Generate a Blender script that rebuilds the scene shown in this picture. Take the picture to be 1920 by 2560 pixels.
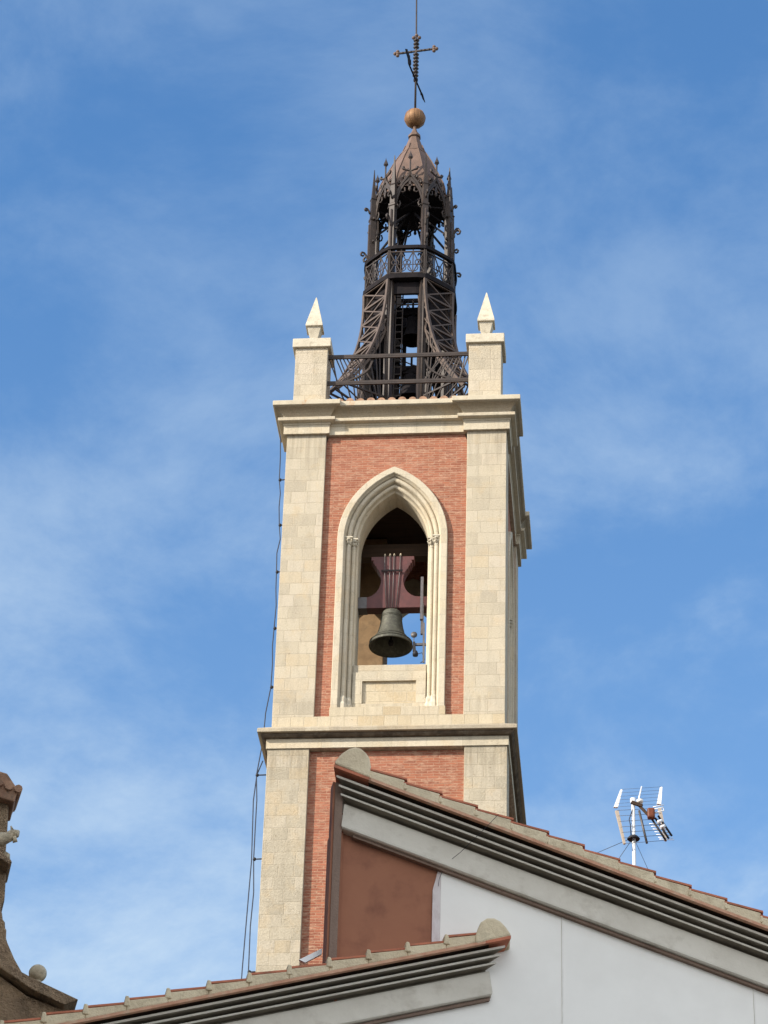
import bpy, math, random
from mathutils import Vector, Matrix
random.seed(7)
R = math.radians
scn = bpy.context.scene
for o in list(bpy.data.objects): bpy.data.objects.remove(o)
col = scn.collection

# ------------------------------------------------------------------ camera
F_PX = 7325.993; CAM = Vector((9.39056, -65.83544, -44.78736)); YAW, PITCH, ROLL = -0.10087, 0.56843, 0.03172
cd = bpy.data.cameras.new('camera'); cam = bpy.data.objects.new('camera', cd); col.objects.link(cam); scn.camera = cam
cd.sensor_fit = 'VERTICAL'; cd.sensor_height = 24; cd.lens = F_PX / 2560 * 24; cd.clip_start = 0.1; cd.clip_end = 5000
fw = Vector((math.sin(YAW)*math.cos(PITCH), math.cos(YAW)*math.cos(PITCH), math.sin(PITCH)))
rt = Vector((math.cos(YAW), -math.sin(YAW), 0)); up = rt.cross(fw)
r2 = rt*math.cos(ROLL) + up*math.sin(ROLL); u2 = up*math.cos(ROLL) - rt*math.sin(ROLL)
M = Matrix((r2, u2, -fw)).transposed().to_4x4(); M.translation = CAM; cam.matrix_world = M

# ------------------------------------------------------------------ light
SUN_AZ, SUN_EL = 55.0, 30.0        # degrees to the left of the tower's front normal, elevation
sdir = Vector((-math.sin(R(SUN_AZ))*math.cos(R(SUN_EL)), -math.cos(R(SUN_AZ))*math.cos(R(SUN_EL)), math.sin(R(SUN_EL))))
sl = bpy.data.lights.new('sun', 'SUN'); sl.energy = 3.65; sl.angle = R(0.5); sl.color = (1.0, 0.915, 0.79)
sun = bpy.data.objects.new('sun', sl); col.objects.link(sun); sun.rotation_euler = sdir.to_track_quat('Z', 'Y').to_euler()
w = bpy.data.worlds.new('World'); scn.world = w; w.use_nodes = True
nt = w.node_tree; nt.nodes.clear()
def wn(t, **k):
    n = nt.nodes.new(t)
    for a, b in k.items(): setattr(n, a, b)
    return n
sky = wn('ShaderNodeTexSky', sky_type='NISHITA', sun_disc=False)
sky.sun_elevation = R(SUN_EL); sky.sun_rotation = math.atan2(sdir.x, sdir.y)
sky.altitude = 300; sky.air_density = 1.15; sky.dust_density = 0.5; sky.ozone_density = 2.2
tc = wn('ShaderNodeTexCoord'); mp = wn('ShaderNodeMapping'); mp.inputs['Scale'].default_value = (3.0, 3.0, 4.4)
mp.inputs['Rotation'].default_value = (R(12), R(-18), R(20))
nz = wn('ShaderNodeTexNoise'); nz.inputs['Scale'].default_value = 2.6; nz.inputs['Detail'].default_value = 9; nz.inputs['Roughness'].default_value = 0.62; nz.inputs['Distortion'].default_value = 0.22
cr = wn('ShaderNodeValToRGB'); cr.color_ramp.elements[0].position = 0.38; cr.color_ramp.elements[1].position = 0.76
cr.color_ramp.elements[0].color = (0, 0, 0, 1); cr.color_ramp.elements[1].color = (1, 1, 1, 1); cr.color_ramp.interpolation = 'EASE'
# more cirrus towards the horizon
sx = wn('ShaderNodeSeparateXYZ'); mr = wn('ShaderNodeMapRange'); mr.inputs['From Min'].default_value = 0.38; mr.inputs['From Max'].default_value = 0.62; mr.inputs['To Min'].default_value = 1.0; mr.inputs['To Max'].default_value = 0.30
ml = wn('ShaderNodeMath', operation='MULTIPLY'); ad = wn('ShaderNodeMath', operation='MULTIPLY_ADD')
mx = wn('ShaderNodeMixRGB'); mx.inputs['Color2'].default_value = (2.05, 2.6, 3.2, 1)
# unseen sky behind the viewer is brightened, added as neutral fill for the facades
mr2 = wn('ShaderNodeMapRange'); mr2.inputs['From Min'].default_value = 0.1; mr2.inputs['From Max'].default_value = -0.75; mr2.inputs['To Min'].default_value = 0.0; mr2.inputs['To Max'].default_value = 0.95
mx2 = wn('ShaderNodeMixRGB'); mx2.inputs['Color2'].default_value = (5.5, 5.7, 5.9, 1)
hs = wn('ShaderNodeHueSaturation'); hs.inputs['Saturation'].default_value = 1.32; hs.inputs['Hue'].default_value = 0.503; hs.inputs['Value'].default_value = 0.74
bg = wn('ShaderNodeBackground'); bg.inputs['Strength'].default_value = 0.15
ow = wn('ShaderNodeOutputWorld')
L = nt.links.new
L(tc.outputs['Generated'], mp.inputs['Vector']); L(mp.outputs[0], nz.inputs['Vector']); L(nz.outputs['Fac'], cr.inputs['Fac'])
L(tc.outputs['Generated'], sx.inputs[0]); L(sx.outputs['Z'], mr.inputs['Value'])
L(cr.outputs['Color'], ad.inputs[0]); ad.inputs[1].default_value = 0.80; ad.inputs[2].default_value = 0.22
L(ad.outputs[0], ml.inputs[0]); L(mr.outputs[0], ml.inputs[1])
L(sky.outputs[0], hs.inputs['Color']); L(hs.outputs[0], mx.inputs['Color1']); L(ml.outputs[0], mx.inputs['Fac']); L(mx.outputs[0], mx2.inputs['Color1']); L(mr2.outputs[0], mx2.inputs['Fac']); L(sx.outputs['Y'], mr2.inputs['Value']); L(mx2.outputs[0], bg.inputs['Color']); L(bg.outputs[0], ow.inputs['Surface'])
scn.view_settings.view_transform = 'Standard'; scn.view_settings.look = 'None'; scn.view_settings.gamma = 1
scn.view_settings.use_curve_mapping = False; scn.view_settings.exposure = 0.95
scn.render.engine = 'CYCLES'

# ------------------------------------------------------------------ materials
def new_mat(name):
    m = bpy.data.materials.new(name); m.use_nodes = True; t = m.node_tree
    b = t.nodes['Principled BSDF']; return m, t, b
def nd(t, typ, ins=None, **k):
    n = t.nodes.new(typ)
    for a, b in k.items(): setattr(n, a, b)
    for a, b in (ins or {}).items(): n.inputs[a].default_value = b
    return n
def mixc(t, fac, c1, c2, blend='MIX'):
    n = nd(t, 'ShaderNodeMixRGB', blend_type=blend)
    for s, v in (('Fac', fac), ('Color1', c1), ('Color2', c2)):
        if isinstance(v, bpy.types.NodeSocket): t.links.new(v, n.inputs[s])
        else: n.inputs[s].default_value = v if not isinstance(v, tuple) else (*v, 1)
    return n.outputs[0]
def noise(t, vec, scale, detail=4, rough=0.6, lo=0.35, hi=0.65):
    n = nd(t, 'ShaderNodeTexNoise', {'Scale': scale, 'Detail': detail, 'Roughness': rough}); t.links.new(vec, n.inputs['Vector'])
    m = nd(t, 'ShaderNodeMapRange', {'From Min': lo, 'From Max': hi}); t.links.new(n.outputs['Fac'], m.inputs['Value'])
    return m.outputs[0]
def wall_uv(t, wobble=0.0):
    """(along the wall, up) coordinates in metres, for walls that face x or y"""
    g = nd(t, 'ShaderNodeNewGeometry'); p = nd(t, 'ShaderNodeSeparateXYZ'); n = nd(t, 'ShaderNodeSeparateXYZ')
    t.links.new(g.outputs['Position'], p.inputs[0]); t.links.new(g.outputs['True Normal'], n.inputs[0])
    a = nd(t, 'ShaderNodeMath', operation='ABSOLUTE'); t.links.new(n.outputs['X'], a.inputs[0])
    gt = nd(t, 'ShaderNodeMath', {1: 0.72}, operation='GREATER_THAN'); t.links.new(a.outputs[0], gt.inputs[0])
    mm = nd(t, 'ShaderNodeMix'); t.links.new(gt.outputs[0], mm.inputs[0]); t.links.new(p.outputs['X'], mm.inputs[2]); t.links.new(p.outputs['Y'], mm.inputs[3])
    c = nd(t, 'ShaderNodeCombineXYZ'); t.links.new(mm.outputs[0], c.inputs['X']); t.links.new(p.outputs['Z'], c.inputs['Y'])
    return c.outputs[0], g.outputs['Position']
def bump(t, b, h, strength=0.5, dist=0.02):
    n = nd(t, 'ShaderNodeBump', {'Strength': strength, 'Distance': dist}); t.links.new(h, n.inputs['Height']); t.links.new(n.outputs[0], b.inputs['Normal'])
def ashlar(name, c1=(0.475, 0.42, 0.325), c2=(0.36, 0.315, 0.24), mortar=(0.30, 0.25, 0.175), bw=0.62, rh=0.36, grime_shade=0.48, ms=0.012, off=0.5, joints=0.42):
    m, t, b = new_mat(name); uv, pos = wall_uv(t)
    wn_ = nd(t, 'ShaderNodeTexNoise', {'Scale': 1.3, 'Detail': 2}); t.links.new(pos, wn_.inputs['Vector'])
    wob = nd(t, 'ShaderNodeVectorMath', operation='MULTIPLY_ADD'); wob.inputs[1].default_value = (0.05, 0.035, 0); t.links.new(wn_.outputs['Color'], wob.inputs[0]); t.links.new(uv, wob.inputs[2])
    br = nd(t, 'ShaderNodeTexBrick', {'Scale': 1.0, 'Mortar Size': ms, 'Mortar Smooth': 0.45, 'Bias': 0.0, 'Brick Width': bw, 'Row Height': rh}, offset=off, squash=0.72, squash_frequency=3)
    t.links.new(wob.outputs[0], br.inputs['Vector']); br.inputs['Color1'].default_value = (1, 1, 1, 1); br.inputs['Color2'].default_value = (0, 0, 0, 1); br.inputs['Mortar'].default_value = (.5, .5, .5, 1)
    rp = nd(t, 'ShaderNodeValToRGB'); t.links.new(br.outputs['Color'], rp.inputs[0]); el = rp.color_ramp.elements
    el[0].position = 0.0; el[0].color = (c2[0]*1.0, c2[1]*1.01, c2[2]*1.03, 1); el[1].position = 1.0; el[1].color = (c1[0]*1.09, c1[1]*1.09, c1[2]*1.10, 1)
    for p_, c_ in ((.22, tuple(a*.5+b_*.5 for a, b_ in zip(c1, c2))), (.45, c1), (.66, (c1[0]*1.06, c1[1]*1.06, c1[2]*1.10)), (.80, (c1[0]*1.0, c1[1]*.93, c1[2]*.83)), (.86, c1)):
        e_ = el.new(p_); e_.color = (*c_, 1)
    fl = noise(t, pos, 0.75, 3, 0.6, 0.42, 0.60); fs_ = nd(t, 'ShaderNodeMath', {1: 0.35}, operation='MULTIPLY'); t.links.new(fl, fs_.inputs[0])
    base = mixc(t, fs_.outputs[0], rp.outputs['Color'], (c1[0]*1.10, c1[1]*1.07, c1[2]*1.0))
    jf = nd(t, 'ShaderNodeMath', {1: joints}, operation='MULTIPLY'); t.links.new(br.outputs['Fac'], jf.inputs[0])
    base = mixc(t, jf.outputs[0], base, mortar)
    # ochre bleed and grey weathering
    och = noise(t, pos, 1.9, 5, 0.62, 0.52, 0.74); sc = nd(t, 'ShaderNodeMath', {1: 0.42}, operation='MULTIPLY'); t.links.new(och, sc.inputs[0])
    base = mixc(t, sc.outputs[0], base, (0.52, 0.36, 0.175))
    mp_ = nd(t, 'ShaderNodeMapping'); mp_.inputs['Scale'].default_value = (3.5, 3.5, 0.9); t.links.new(pos, mp_.inputs['Vector'])
    gr = noise(t, mp_.outputs[0], 1.5, 7, 0.68, 0.50, 0.78); sg = nd(t, 'ShaderNodeMath', {1: grime_shade}, operation='MULTIPLY'); t.links.new(gr, sg.inputs[0])
    base = mixc(t, sg.outputs[0], base, (0.20, 0.175, 0.135))
    fine = noise(t, pos, 26, 5, 0.75, 0.3, 0.7); base = mixc(t, 0.30, base, mixc(t, fine, (0.26, 0.215, 0.15), (0.66, 0.58, 0.45)), 'MIX')
    pit = noise(t, pos, 9.0, 4, 0.6, 0.66, 0.72); ps = nd(t, 'ShaderNodeMath', {1: 0.6}, operation='MULTIPLY'); t.links.new(pit, ps.inputs[0])
    base = mixc(t, ps.outputs[0], base, (0.17, 0.13, 0.085))
    # dark run-off streaks hanging below the two cornices
    sp = nd(t, 'ShaderNodeSeparateXYZ'); t.links.new(pos, sp.inputs[0])
    stv = nd(t, 'ShaderNodeMapping'); stv.inputs['Scale'].default_value = (7, 7, 0.35); t.links.new(pos, stv.inputs['Vector']); stn = noise(t, stv.outputs[0], 1.3, 4, 0.6, 0.42, 0.66)
    for z0, z1, am in ((-1.5, 0.02, .42), (-11.2, -9.7, .5), (-9.2, -8.2, .25)):
        mz = nd(t, 'ShaderNodeMapRange', {'From Min': z0, 'From Max': z1}, interpolation_type='SMOOTHSTEP'); t.links.new(sp.outputs['Z'], mz.inputs['Value'])
        lt_ = nd(t, 'ShaderNodeMath', {1: z1+.02}, operation='LESS_THAN'); t.links.new(sp.outputs['Z'], lt_.inputs[0])
        m1 = nd(t, 'ShaderNodeMath', operation='MULTIPLY'); t.links.new(mz.outputs[0], m1.inputs[0]); t.links.new(stn, m1.inputs[1])
        m2 = nd(t, 'ShaderNodeMath', operation='MULTIPLY'); t.links.new(m1.outputs[0], m2.inputs[0]); t.links.new(lt_.outputs[0], m2.inputs[1])
        m3 = nd(t, 'ShaderNodeMath', {1: am}, operation='MULTIPLY'); t.links.new(m2.outputs[0], m3.inputs[0]); base = mixc(t, m3.outputs[0], base, (0.17, 0.14, 0.10))
    t.links.new(base, b.inputs['Base Color']); b.inputs['Roughness'].default_value = 0.9; b.inputs['Specular IOR Level'].default_value = 0.15
    sub = nd(t, 'ShaderNodeMath', operation='SUBTRACT'); t.links.new(fine, sub.inputs[0]); t.links.new(br.outputs['Fac'], sub.inputs[1]); bump(t, b, sub.outputs[0], 0.45, 0.02)
    return m
def brickwork(name):
    m, t, b = new_mat(name); uv, pos = wall_uv(t)
    wn_ = nd(t, 'ShaderNodeTexNoise', {'Scale': 3.0, 'Detail': 3}); t.links.new(pos, wn_.inputs['Vector'])
    wob = nd(t, 'ShaderNodeVectorMath', operation='MULTIPLY_ADD'); wob.inputs[1].default_value = (0.03, 0.035, 0); t.links.new(wn_.outputs['Color'], wob.inputs[0]); t.links.new(uv, wob.inputs[2])
    br = nd(t, 'ShaderNodeTexBrick', {'Scale': 1.0, 'Mortar Size': 0.010, 'Mortar Smooth': 0.3, 'Bias': -0.1, 'Brick Width': 0.30, 'Row Height': 0.075}, offset=0.5)
    t.links.new(wob.outputs[0], br.inputs['Vector']); br.inputs['Color1'].default_value = (0.34, 0.128, 0.074, 1); br.inputs['Color2'].default_value = (0.205, 0.070, 0.044, 1); br.inputs['Mortar'].default_value = (0.36, 0.21, 0.14, 1)
    mp_ = nd(t, 'ShaderNodeMapping'); mp_.inputs['Scale'].default_value = (3.0, 3.0, 8.0); t.links.new(pos, mp_.inputs['Vector'])
    pa = noise(t, mp_.outputs[0], 1.6, 7, 0.78, 0.47, 0.68); ps = nd(t, 'ShaderNodeMath', {1: 0.8}, operation='MULTIPLY'); t.links.new(pa, ps.inputs[0])
    base = mixc(t, ps.outputs[0], br.outputs['Color'], (0.52, 0.34, 0.235))
    dk = noise(t, mp_.outputs[0], 2.3, 5, 0.7, 0.50, 0.75); ds = nd(t, 'ShaderNodeMath', {1: 0.55}, operation='MULTIPLY'); t.links.new(dk, ds.inputs[0])
    base = mixc(t, ds.outputs[0], base, (0.20, 0.062, 0.042))
    big = noise(t, pos, 0.6, 3, 0.5, 0.35, 0.65); base = mixc(t, big, base, mixc(t, 0.22, base, (0.48, 0.20, 0.135)))
    t.links.new(base, b.inputs['Base Color']); b.inputs['Roughness'].default_value = 0.92; b.inputs['Specular IOR Level'].default_value = 0.12
    h = nd(t, 'ShaderNodeMath', operation='SUBTRACT'); t.links.new(pa, h.inputs[0]); t.links.new(br.outputs['Fac'], h.inputs[1]); bump(t, b, h.outputs[0], 0.6, 0.015)
    return m
def mottled(name, c1, c2, scale=3.0, rough=0.85, metal=0.0, stain=None, stain_amt=0.4, stretch=(1, 1, 1), bmp=0.3, bd=0.01, spec=0.2, lo=0.35, hi=0.65, slo=0.52, shi=0.72, sscale=1.7):
    m, t, b = new_mat(name); g = nd(t, 'ShaderNodeNewGeometry'); mp_ = nd(t, 'ShaderNodeMapping'); mp_.inputs['Scale'].default_value = stretch; t.links.new(g.outputs['Position'], mp_.inputs['Vector'])
    n1 = noise(t, mp_.outputs[0], scale, 6, 0.65, lo, hi); base = mixc(t, n1, c1, c2)
    if stain:
        n2 = noise(t, mp_.outputs[0], scale*sscale+0.37, 5, 0.6, slo, shi); s2 = nd(t, 'ShaderNodeMath', {1: stain_amt}, operation='MULTIPLY'); t.links.new(n2, s2.inputs[0]); base = mixc(t, s2.outputs[0], base, stain)
    t.links.new(base, b.inputs['Base Color']); b.inputs['Roughness'].default_value = rough; b.inputs['Metallic'].default_value = metal; b.inputs['Specular IOR Level'].default_value = spec
    fine = noise(t, g.outputs['Position'], scale*9, 4, 0.7, 0.3, 0.7); bump(t, b, fine, bmp, bd)
    return m
MT = dict(
    stone=ashlar('ashlar_stone'),
    stone_low=ashlar('lower_ashlar_stone', c1=(0.40, 0.355, 0.275), c2=(0.31, 0.275, 0.21), bw=0.55, rh=0.34, grime_shade=0.6),
    trim=ashlar('dressed_stone', c1=(0.54, 0.48, 0.37), c2=(0.46, 0.405, 0.305), bw=0.9, rh=0.44, ms=0.008, grime_shade=0.5, joints=0.45),
    trim_low=ashlar('weathered_cornice_stone', c1=(0.30, 0.255, 0.19), c2=(0.42, 0.37, 0.28), bw=0.62, rh=5.0, ms=0.008, grime_shade=0.95, joints=0.5),
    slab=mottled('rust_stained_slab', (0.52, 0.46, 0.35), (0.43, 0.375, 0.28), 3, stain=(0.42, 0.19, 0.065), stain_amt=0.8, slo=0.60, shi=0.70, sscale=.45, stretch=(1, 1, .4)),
    soot_shade=mottled('soot_and_shade_stone', (0.15, 0.115, 0.082), (0.085, 0.066, 0.05), 4, stain=(0.24, 0.20, 0.15), stain_amt=0.6, spec=0.1),  # soot plus the shade under the slab, both put into the colour
    groove_shade=mottled('shade_painted_groove', (0.26, 0.23, 0.185), (0.18, 0.158, 0.128), 3, spec=0.1),  # shade inside the cornice grooves, put into the colour
    cove=ashlar('sooty_shaded_cornice_stone', c1=(0.27, 0.23, 0.17), c2=(0.21, 0.18, 0.135), bw=0.7, rh=5.0, ms=0.008, grime_shade=0.9, joints=0.4),  # soot and the overhang's shade together darken this colour
    panel=ashlar('warm_ashlar', c1=(0.50, 0.43, 0.31), c2=(0.44, 0.34, 0.205), bw=0.48, rh=0.30, grime_shade=0.35, ms=0.014),
    white_stone=mottled('pale_stone', (0.56, 0.505, 0.40), (0.48, 0.43, 0.335), 4, stain=(0.27, 0.225, 0.16), stain_amt=0.6),
    brick=brickwork('red_brickwork'),
    iron=mottled('painted_iron', (0.050, 0.034, 0.027), (0.026, 0.019, 0.016), 3.5, rough=0.55, stain=(0.035, 0.027, 0.026), stain_amt=0.5, spec=0.35, bmp=0.15),
    dark_iron=mottled('dark_iron', (0.012, 0.011, 0.013), (0.020, 0.016, 0.017), 5, rough=0.8, spec=0.08),
    bracket_iron=mottled('lit_painted_iron', (0.11, 0.077, 0.06), (0.07, 0.05, 0.04), 3.5, rough=0.6, spec=0.3, stain=(0.03, 0.022, 0.02), stain_amt=0.5, bmp=0.15),  # lighter copy of the iron, sunlit look put into the colour
    lead=mottled('brown_roof_sheet', (0.165, 0.105, 0.078), (0.12, 0.078, 0.058), 3.0, rough=0.6, stain=(0.10, 0.07, 0.055), stain_amt=0.5, spec=0.3, stretch=(1.5, 1.5, 0.6)),
    gilt=mottled('worn_gilding', (0.27, 0.145, 0.062), (0.17, 0.088, 0.042), 5, rough=0.6, metal=0.2, stain=(0.13, 0.075, 0.045), stain_amt=0.7, spec=0.4),
    bronze=mottled('weathered_bronze', (0.085, 0.083, 0.062), (0.055, 0.052, 0.042), 7, rough=0.6, metal=0.3, stain=(0.15, 0.155, 0.115), stain_amt=0.6, spec=0.4),
    yoke=mottled('red_painted_steel', (0.105, 0.030, 0.028), (0.07, 0.022, 0.021), 4, rough=0.5, spec=0.35, stain=(0.13, 0.035, 0.035), stain_amt=0.4),
    steel=mottled('grey_steel', (0.13, 0.12, 0.12), (0.09, 0.085, 0.085), 8, rough=0.5, metal=0.5, spec=0.4),
    interior=mottled('interior_stone', (0.30, 0.20, 0.11), (0.20, 0.13, 0.072), 2.0, stain=(0.10, 0.075, 0.05), stain_amt=0.5),
    wood=mottled('old_timber', (0.055, 0.034, 0.022), (0.035, 0.022, 0.014), 3, stretch=(0.3, 4, 4)),
    terracotta=mottled('clay_tile', (0.56, 0.20, 0.115), (0.42, 0.15, 0.09), 5, stain=(0.22, 0.13, 0.09), stain_amt=0.5),
    old_tile=mottled('lichened_clay_tile', (0.40, 0.24, 0.155), (0.20, 0.115, 0.078), 4.5, stain=(0.12, 0.10, 0.075), stain_amt=0.7),
    mortar=mottled('verge_mortar', (0.74, 0.63, 0.44), (0.61, 0.50, 0.34), 3.5, stain=(0.36, 0.28, 0.18), stain_amt=0.6, bmp=0.5, bd=0.012),
    lip=mottled('tile_lip', (0.62, 0.37, 0.25), (0.50, 0.25, 0.16), 5, stain=(0.58, 0.46, 0.32), stain_amt=0.7),
    render_grey=mottled('grey_render', (0.66, 0.62, 0.54), (0.58, 0.54, 0.465), 2.2, stain=(0.38, 0.335, 0.27), stain_amt=0.55, bmp=0.3, bd=0.006),
    white=mottled('white_paint', (0.88, 0.86, 0.815), (0.845, 0.825, 0.78), 0.9, rough=0.8, stain=(0.74, 0.72, 0.675), stain_amt=0.45, slo=0.45, shi=0.8, bmp=0.12, bd=0.004),
    margin=mottled('mauve_white', (0.58, 0.50, 0.49), (0.70, 0.66, 0.65), 3.0, stain=(0.40, 0.32, 0.31), stain_amt=0.6, bmp=0.1, bd=0.004, stretch=(3, 3, 1)),  # white with a mauve tint and darker blotches
    brown=mottled('terracotta_paint', (0.34, 0.15, 0.088), (0.30, 0.13, 0.078), 1.4, rough=0.8, stain=(0.19, 0.080, 0.052), stain_amt=0.7, bmp=0.15, bd=0.004),
    gutter=mottled('brown_grey_zinc', (0.24, 0.165, 0.125), (0.185, 0.125, 0.095), 3, rough=0.6, stretch=(2, 2, 0.3)),
    old_stone=mottled('brown_rubble_stone', (0.58, 0.41, 0.26), (0.36, 0.255, 0.165), 3.2, stain=(0.12, 0.09, 0.062), stain_amt=0.75, bmp=0.9, bd=0.06),
    pale_old=mottled('worn_pale_stone', (0.62, 0.53, 0.38), (0.44, 0.36, 0.25), 6, stain=(0.14, 0.12, 0.09), stain_amt=0.6, bmp=0.5, bd=0.02),
    alu=mottled('bright_aluminium', (0.78, 0.79, 0.80), (0.70, 0.71, 0.72), 9, rough=0.4, metal=0.25, spec=0.5, bmp=0.05),
    plastic_w=mottled('white_plastic', (0.82, 0.80, 0.76), (0.76, 0.74, 0.70), 9, rough=0.5, bmp=0.02),
    tan=mottled('tan_plastic', (0.46, 0.38, 0.30), (0.42, 0.35, 0.28), 9, rough=0.5, bmp=0.02),
    orange=mottled('orange_plastic', (0.17, 0.05, 0.022), (0.09, 0.028, 0.014), 12, rough=0.5, bmp=0.02),
    black=mottled('black_rubber', (0.02, 0.02, 0.025), (0.03, 0.03, 0.035), 9, rough=0.6, bmp=0.02),
    cable=mottled('cable_sheath', (0.045, 0.055, 0.085), (0.03, 0.04, 0.065), 9, rough=0.6, bmp=0.02),
    ground=mottled('paving', (0.10, 0.09, 0.075), (0.07, 0.062, 0.052), 0.4, stain=(0.2, 0.18, 0.15)),
    plaster=mottled('cream_plaster', (0.62, 0.55, 0.43), (0.55, 0.48, 0.37), 0.7, stain=(0.4, 0.35, 0.27)),
    glass=mottled('window_glass', (0.04, 0.05, 0.06), (0.05, 0.06, 0.07), 1, rough=0.08, bmp=0.0, spec=0.6),
)

# ------------------------------------------------------------------ mesh helpers
class MB:
    def __init__(s): s.v = []; s.f = []; s.sm = []
    def add(s, vs, fs, smooth=False):
        k = len(s.v); s.v += [tuple(v) for v in vs]; s.f += [tuple(i+k for i in f) for f in fs]; s.sm += [smooth]*len(fs); return s
    def box(s, x0, x1, y0, y1, z0, z1, xf=None):
        vs = [Vector((x, y, z)) for z in (z0, z1) for y in (y0, y1) for x in (x0, x1)]
        if xf: vs = [xf(v) for v in vs]
        return s.add(vs, [(0, 2, 3, 1), (4, 5, 7, 6), (0, 1, 5, 4), (2, 6, 7, 3), (0, 4, 6, 2), (1, 3, 7, 5)])
    def prism(s, poly, y0, y1, xf=None, axis='y'):
        """polygon in (x, z) extruded along y"""
        n = len(poly); mk = {'y': lambda a, b, c: Vector((a, c, b)), 'x': lambda a, b, c: Vector((c, a, b)), 'z': lambda a, b, c: Vector((a, b, c))}[axis]
        vs = [mk(a, b, y0) for a, b in poly] + [mk(a, b, y1) for a, b in poly]
        if xf: vs = [xf(v) for v in vs]
        return s.add(vs, [tuple(range(n)), tuple(range(2*n-1, n-1, -1))] + [(i, i+n, (i+1) % n + n, (i+1) % n) for i in range(n)])
    def bar(s, a, b, w=0.04, h=None, upv=(0, 0, 1)):
        a = Vector(a); b = Vector(b); h = h or w; d = (b-a); 
        if d.length < 1e-6: return s
        d.normalize(); x = d.cross(Vector(upv)); 
        if x.length < 1e-3: x = d.cross(Vector((1, 0, 0)))
        x.normalize(); y = x.cross(d); vs = [p + x*(sx*w/2) + y*(sy*h/2) for p in (a, b) for sx, sy in ((-1, -1), (1, -1), (1, 1), (-1, 1))]
        return s.add(vs, [(0, 1, 2, 3), (7, 6, 5, 4), (0, 4, 5, 1), (1, 5, 6, 2), (2, 6, 7, 3), (3, 7, 4, 0)])
    def tube(s, pts, r=0.02, n=6, caps=True, smooth=True):
        pts = [Vector(p) for p in pts]; rr = r if isinstance(r, (list, tuple)) else [r]*len(pts); k = len(s.v); vs = []
        px = None
        for i, p in enumerate(pts):
            d = (pts[min(i+1, len(pts)-1)] - pts[max(i-1, 0)]).normalized()
            x = px - d*px.dot(d) if px else d.cross(Vector((0, 0, 1)) if abs(d.z) < .95 else Vector((1, 0, 0)))
            x.normalize(); px = x; y = d.cross(x)
            vs += [p + (x*math.cos(2*math.pi*j/n) + y*math.sin(2*math.pi*j/n))*rr[i] for j in range(n)]
        fs = [(i*n+j, i*n+(j+1) % n, (i+1)*n+(j+1) % n, (i+1)*n+j) for i in range(len(pts)-1) for j in range(n)]
        s.add(vs, fs, smooth)
        if caps: s.f += [tuple(k+j for j in range(n-1, -1, -1)), tuple(k+(len(pts)-1)*n+j for j in range(n))]; s.sm += [False]*2
        return s
    def lathe(s, prof, c=(0, 0, 0), n=32, smooth=True, a0=0.0):
        c = Vector(c); vs = [c + Vector((r*math.cos(a0+2*math.pi*j/n), r*math.sin(a0+2*math.pi*j/n), z)) for r, z in prof for j in range(n)]
        return s.add(vs, [(i*n+j, i*n+(j+1) % n, (i+1)*n+(j+1) % n, (i+1)*n+j) for i in range(len(prof)-1) for j in range(n)], smooth)
    def rings(s, rs, closed_ends=False, smooth=False):
        n = len(rs[0]); s.add([v for r in rs for v in r], [(i*n+j, i*n+(j+1) % n, (i+1)*n+(j+1) % n, (i+1)*n+j) for i in range(len(rs)-1) for j in range(n)], smooth)
        if closed_ends: k = len(s.v)-n*len(rs); s.f += [tuple(range(k+n-1, k-1, -1)), tuple(range(k+n*(len(rs)-1), k+n*len(rs)))]; s.sm += [False]*2
        return s
    def strips(s, rows, smooth=False):
        n = len(rows[0]); return s.add([v for r in rows for v in r], [(i*n+j, i*n+j+1, (i+1)*n+j+1, (i+1)*n+j) for i in range(len(rows)-1) for j in range(n-1)], smooth)
    def build(s, name, mat, parent=None, loc=None, bevel=0.0, fixn=True):
        me = bpy.data.meshes.new(name); me.from_pydata([tuple(v) for v in s.v], [], s.f); me.materials.append(MT[mat])
        for p, q in zip(me.polygons, s.sm): p.use_smooth = q
        me.validate(); me.update()
        if fixn:
            import bmesh
            bm = bmesh.new(); bm.from_mesh(me); bmesh.ops.recalc_face_normals(bm, faces=bm.faces); bm.to_mesh(me); bm.free()
        o = bpy.data.objects.new(name, me); col.objects.link(o)
        if parent: o.parent = parent; o.matrix_parent_inverse = Matrix.Translation(-world_loc(parent))
        if bevel: 
            b = o.modifiers.new('bevel', 'BEVEL'); b.width = bevel; b.segments = 2; b.limit_method = 'ANGLE'; b.angle_limit = R(35)
        return o
def world_loc(o):
    v = Vector(o.location)
    return v if not o.parent else Vector((0, 0, 0)) + world_loc(o.parent) if o.type != 'EMPTY' else v
def thing(name, label, cat, loc, group=None):
    o = bpy.data.objects.new(name, None); col.objects.link(o); o.location = loc; o.empty_display_size = 0.3
    o['label'] = label; o['category'] = cat
    if group: o['group'] = group
    return o
def sub(mb, name, mat, parent, **k):          # child of a mesh part (parts keep their origin at the world origin)
    o = mb.build(name, mat, None, **k); o.parent = parent
    o.matrix_parent_inverse = Matrix.Identity(4) if parent.parent is None else Matrix.Identity(4)
    return o
def rep(src, parent, mat4, label=None):       # copy a part with its sub-parts, moved by a matrix given in world space
    c = src.copy(); col.objects.link(c); c.parent = parent; c.matrix_parent_inverse = Matrix.Translation(-Vector(parent.location)); c.matrix_basis = mat4
    for ch in [x for x in bpy.data.objects if x.parent == src]:
        d = ch.copy(); col.objects.link(d); d.parent = c; d.matrix_parent_inverse = Matrix.Identity(4)
    return c

W, D = 6.0, 7.0; CX, CY = W/2, D/2; GZ = -46.4
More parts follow.
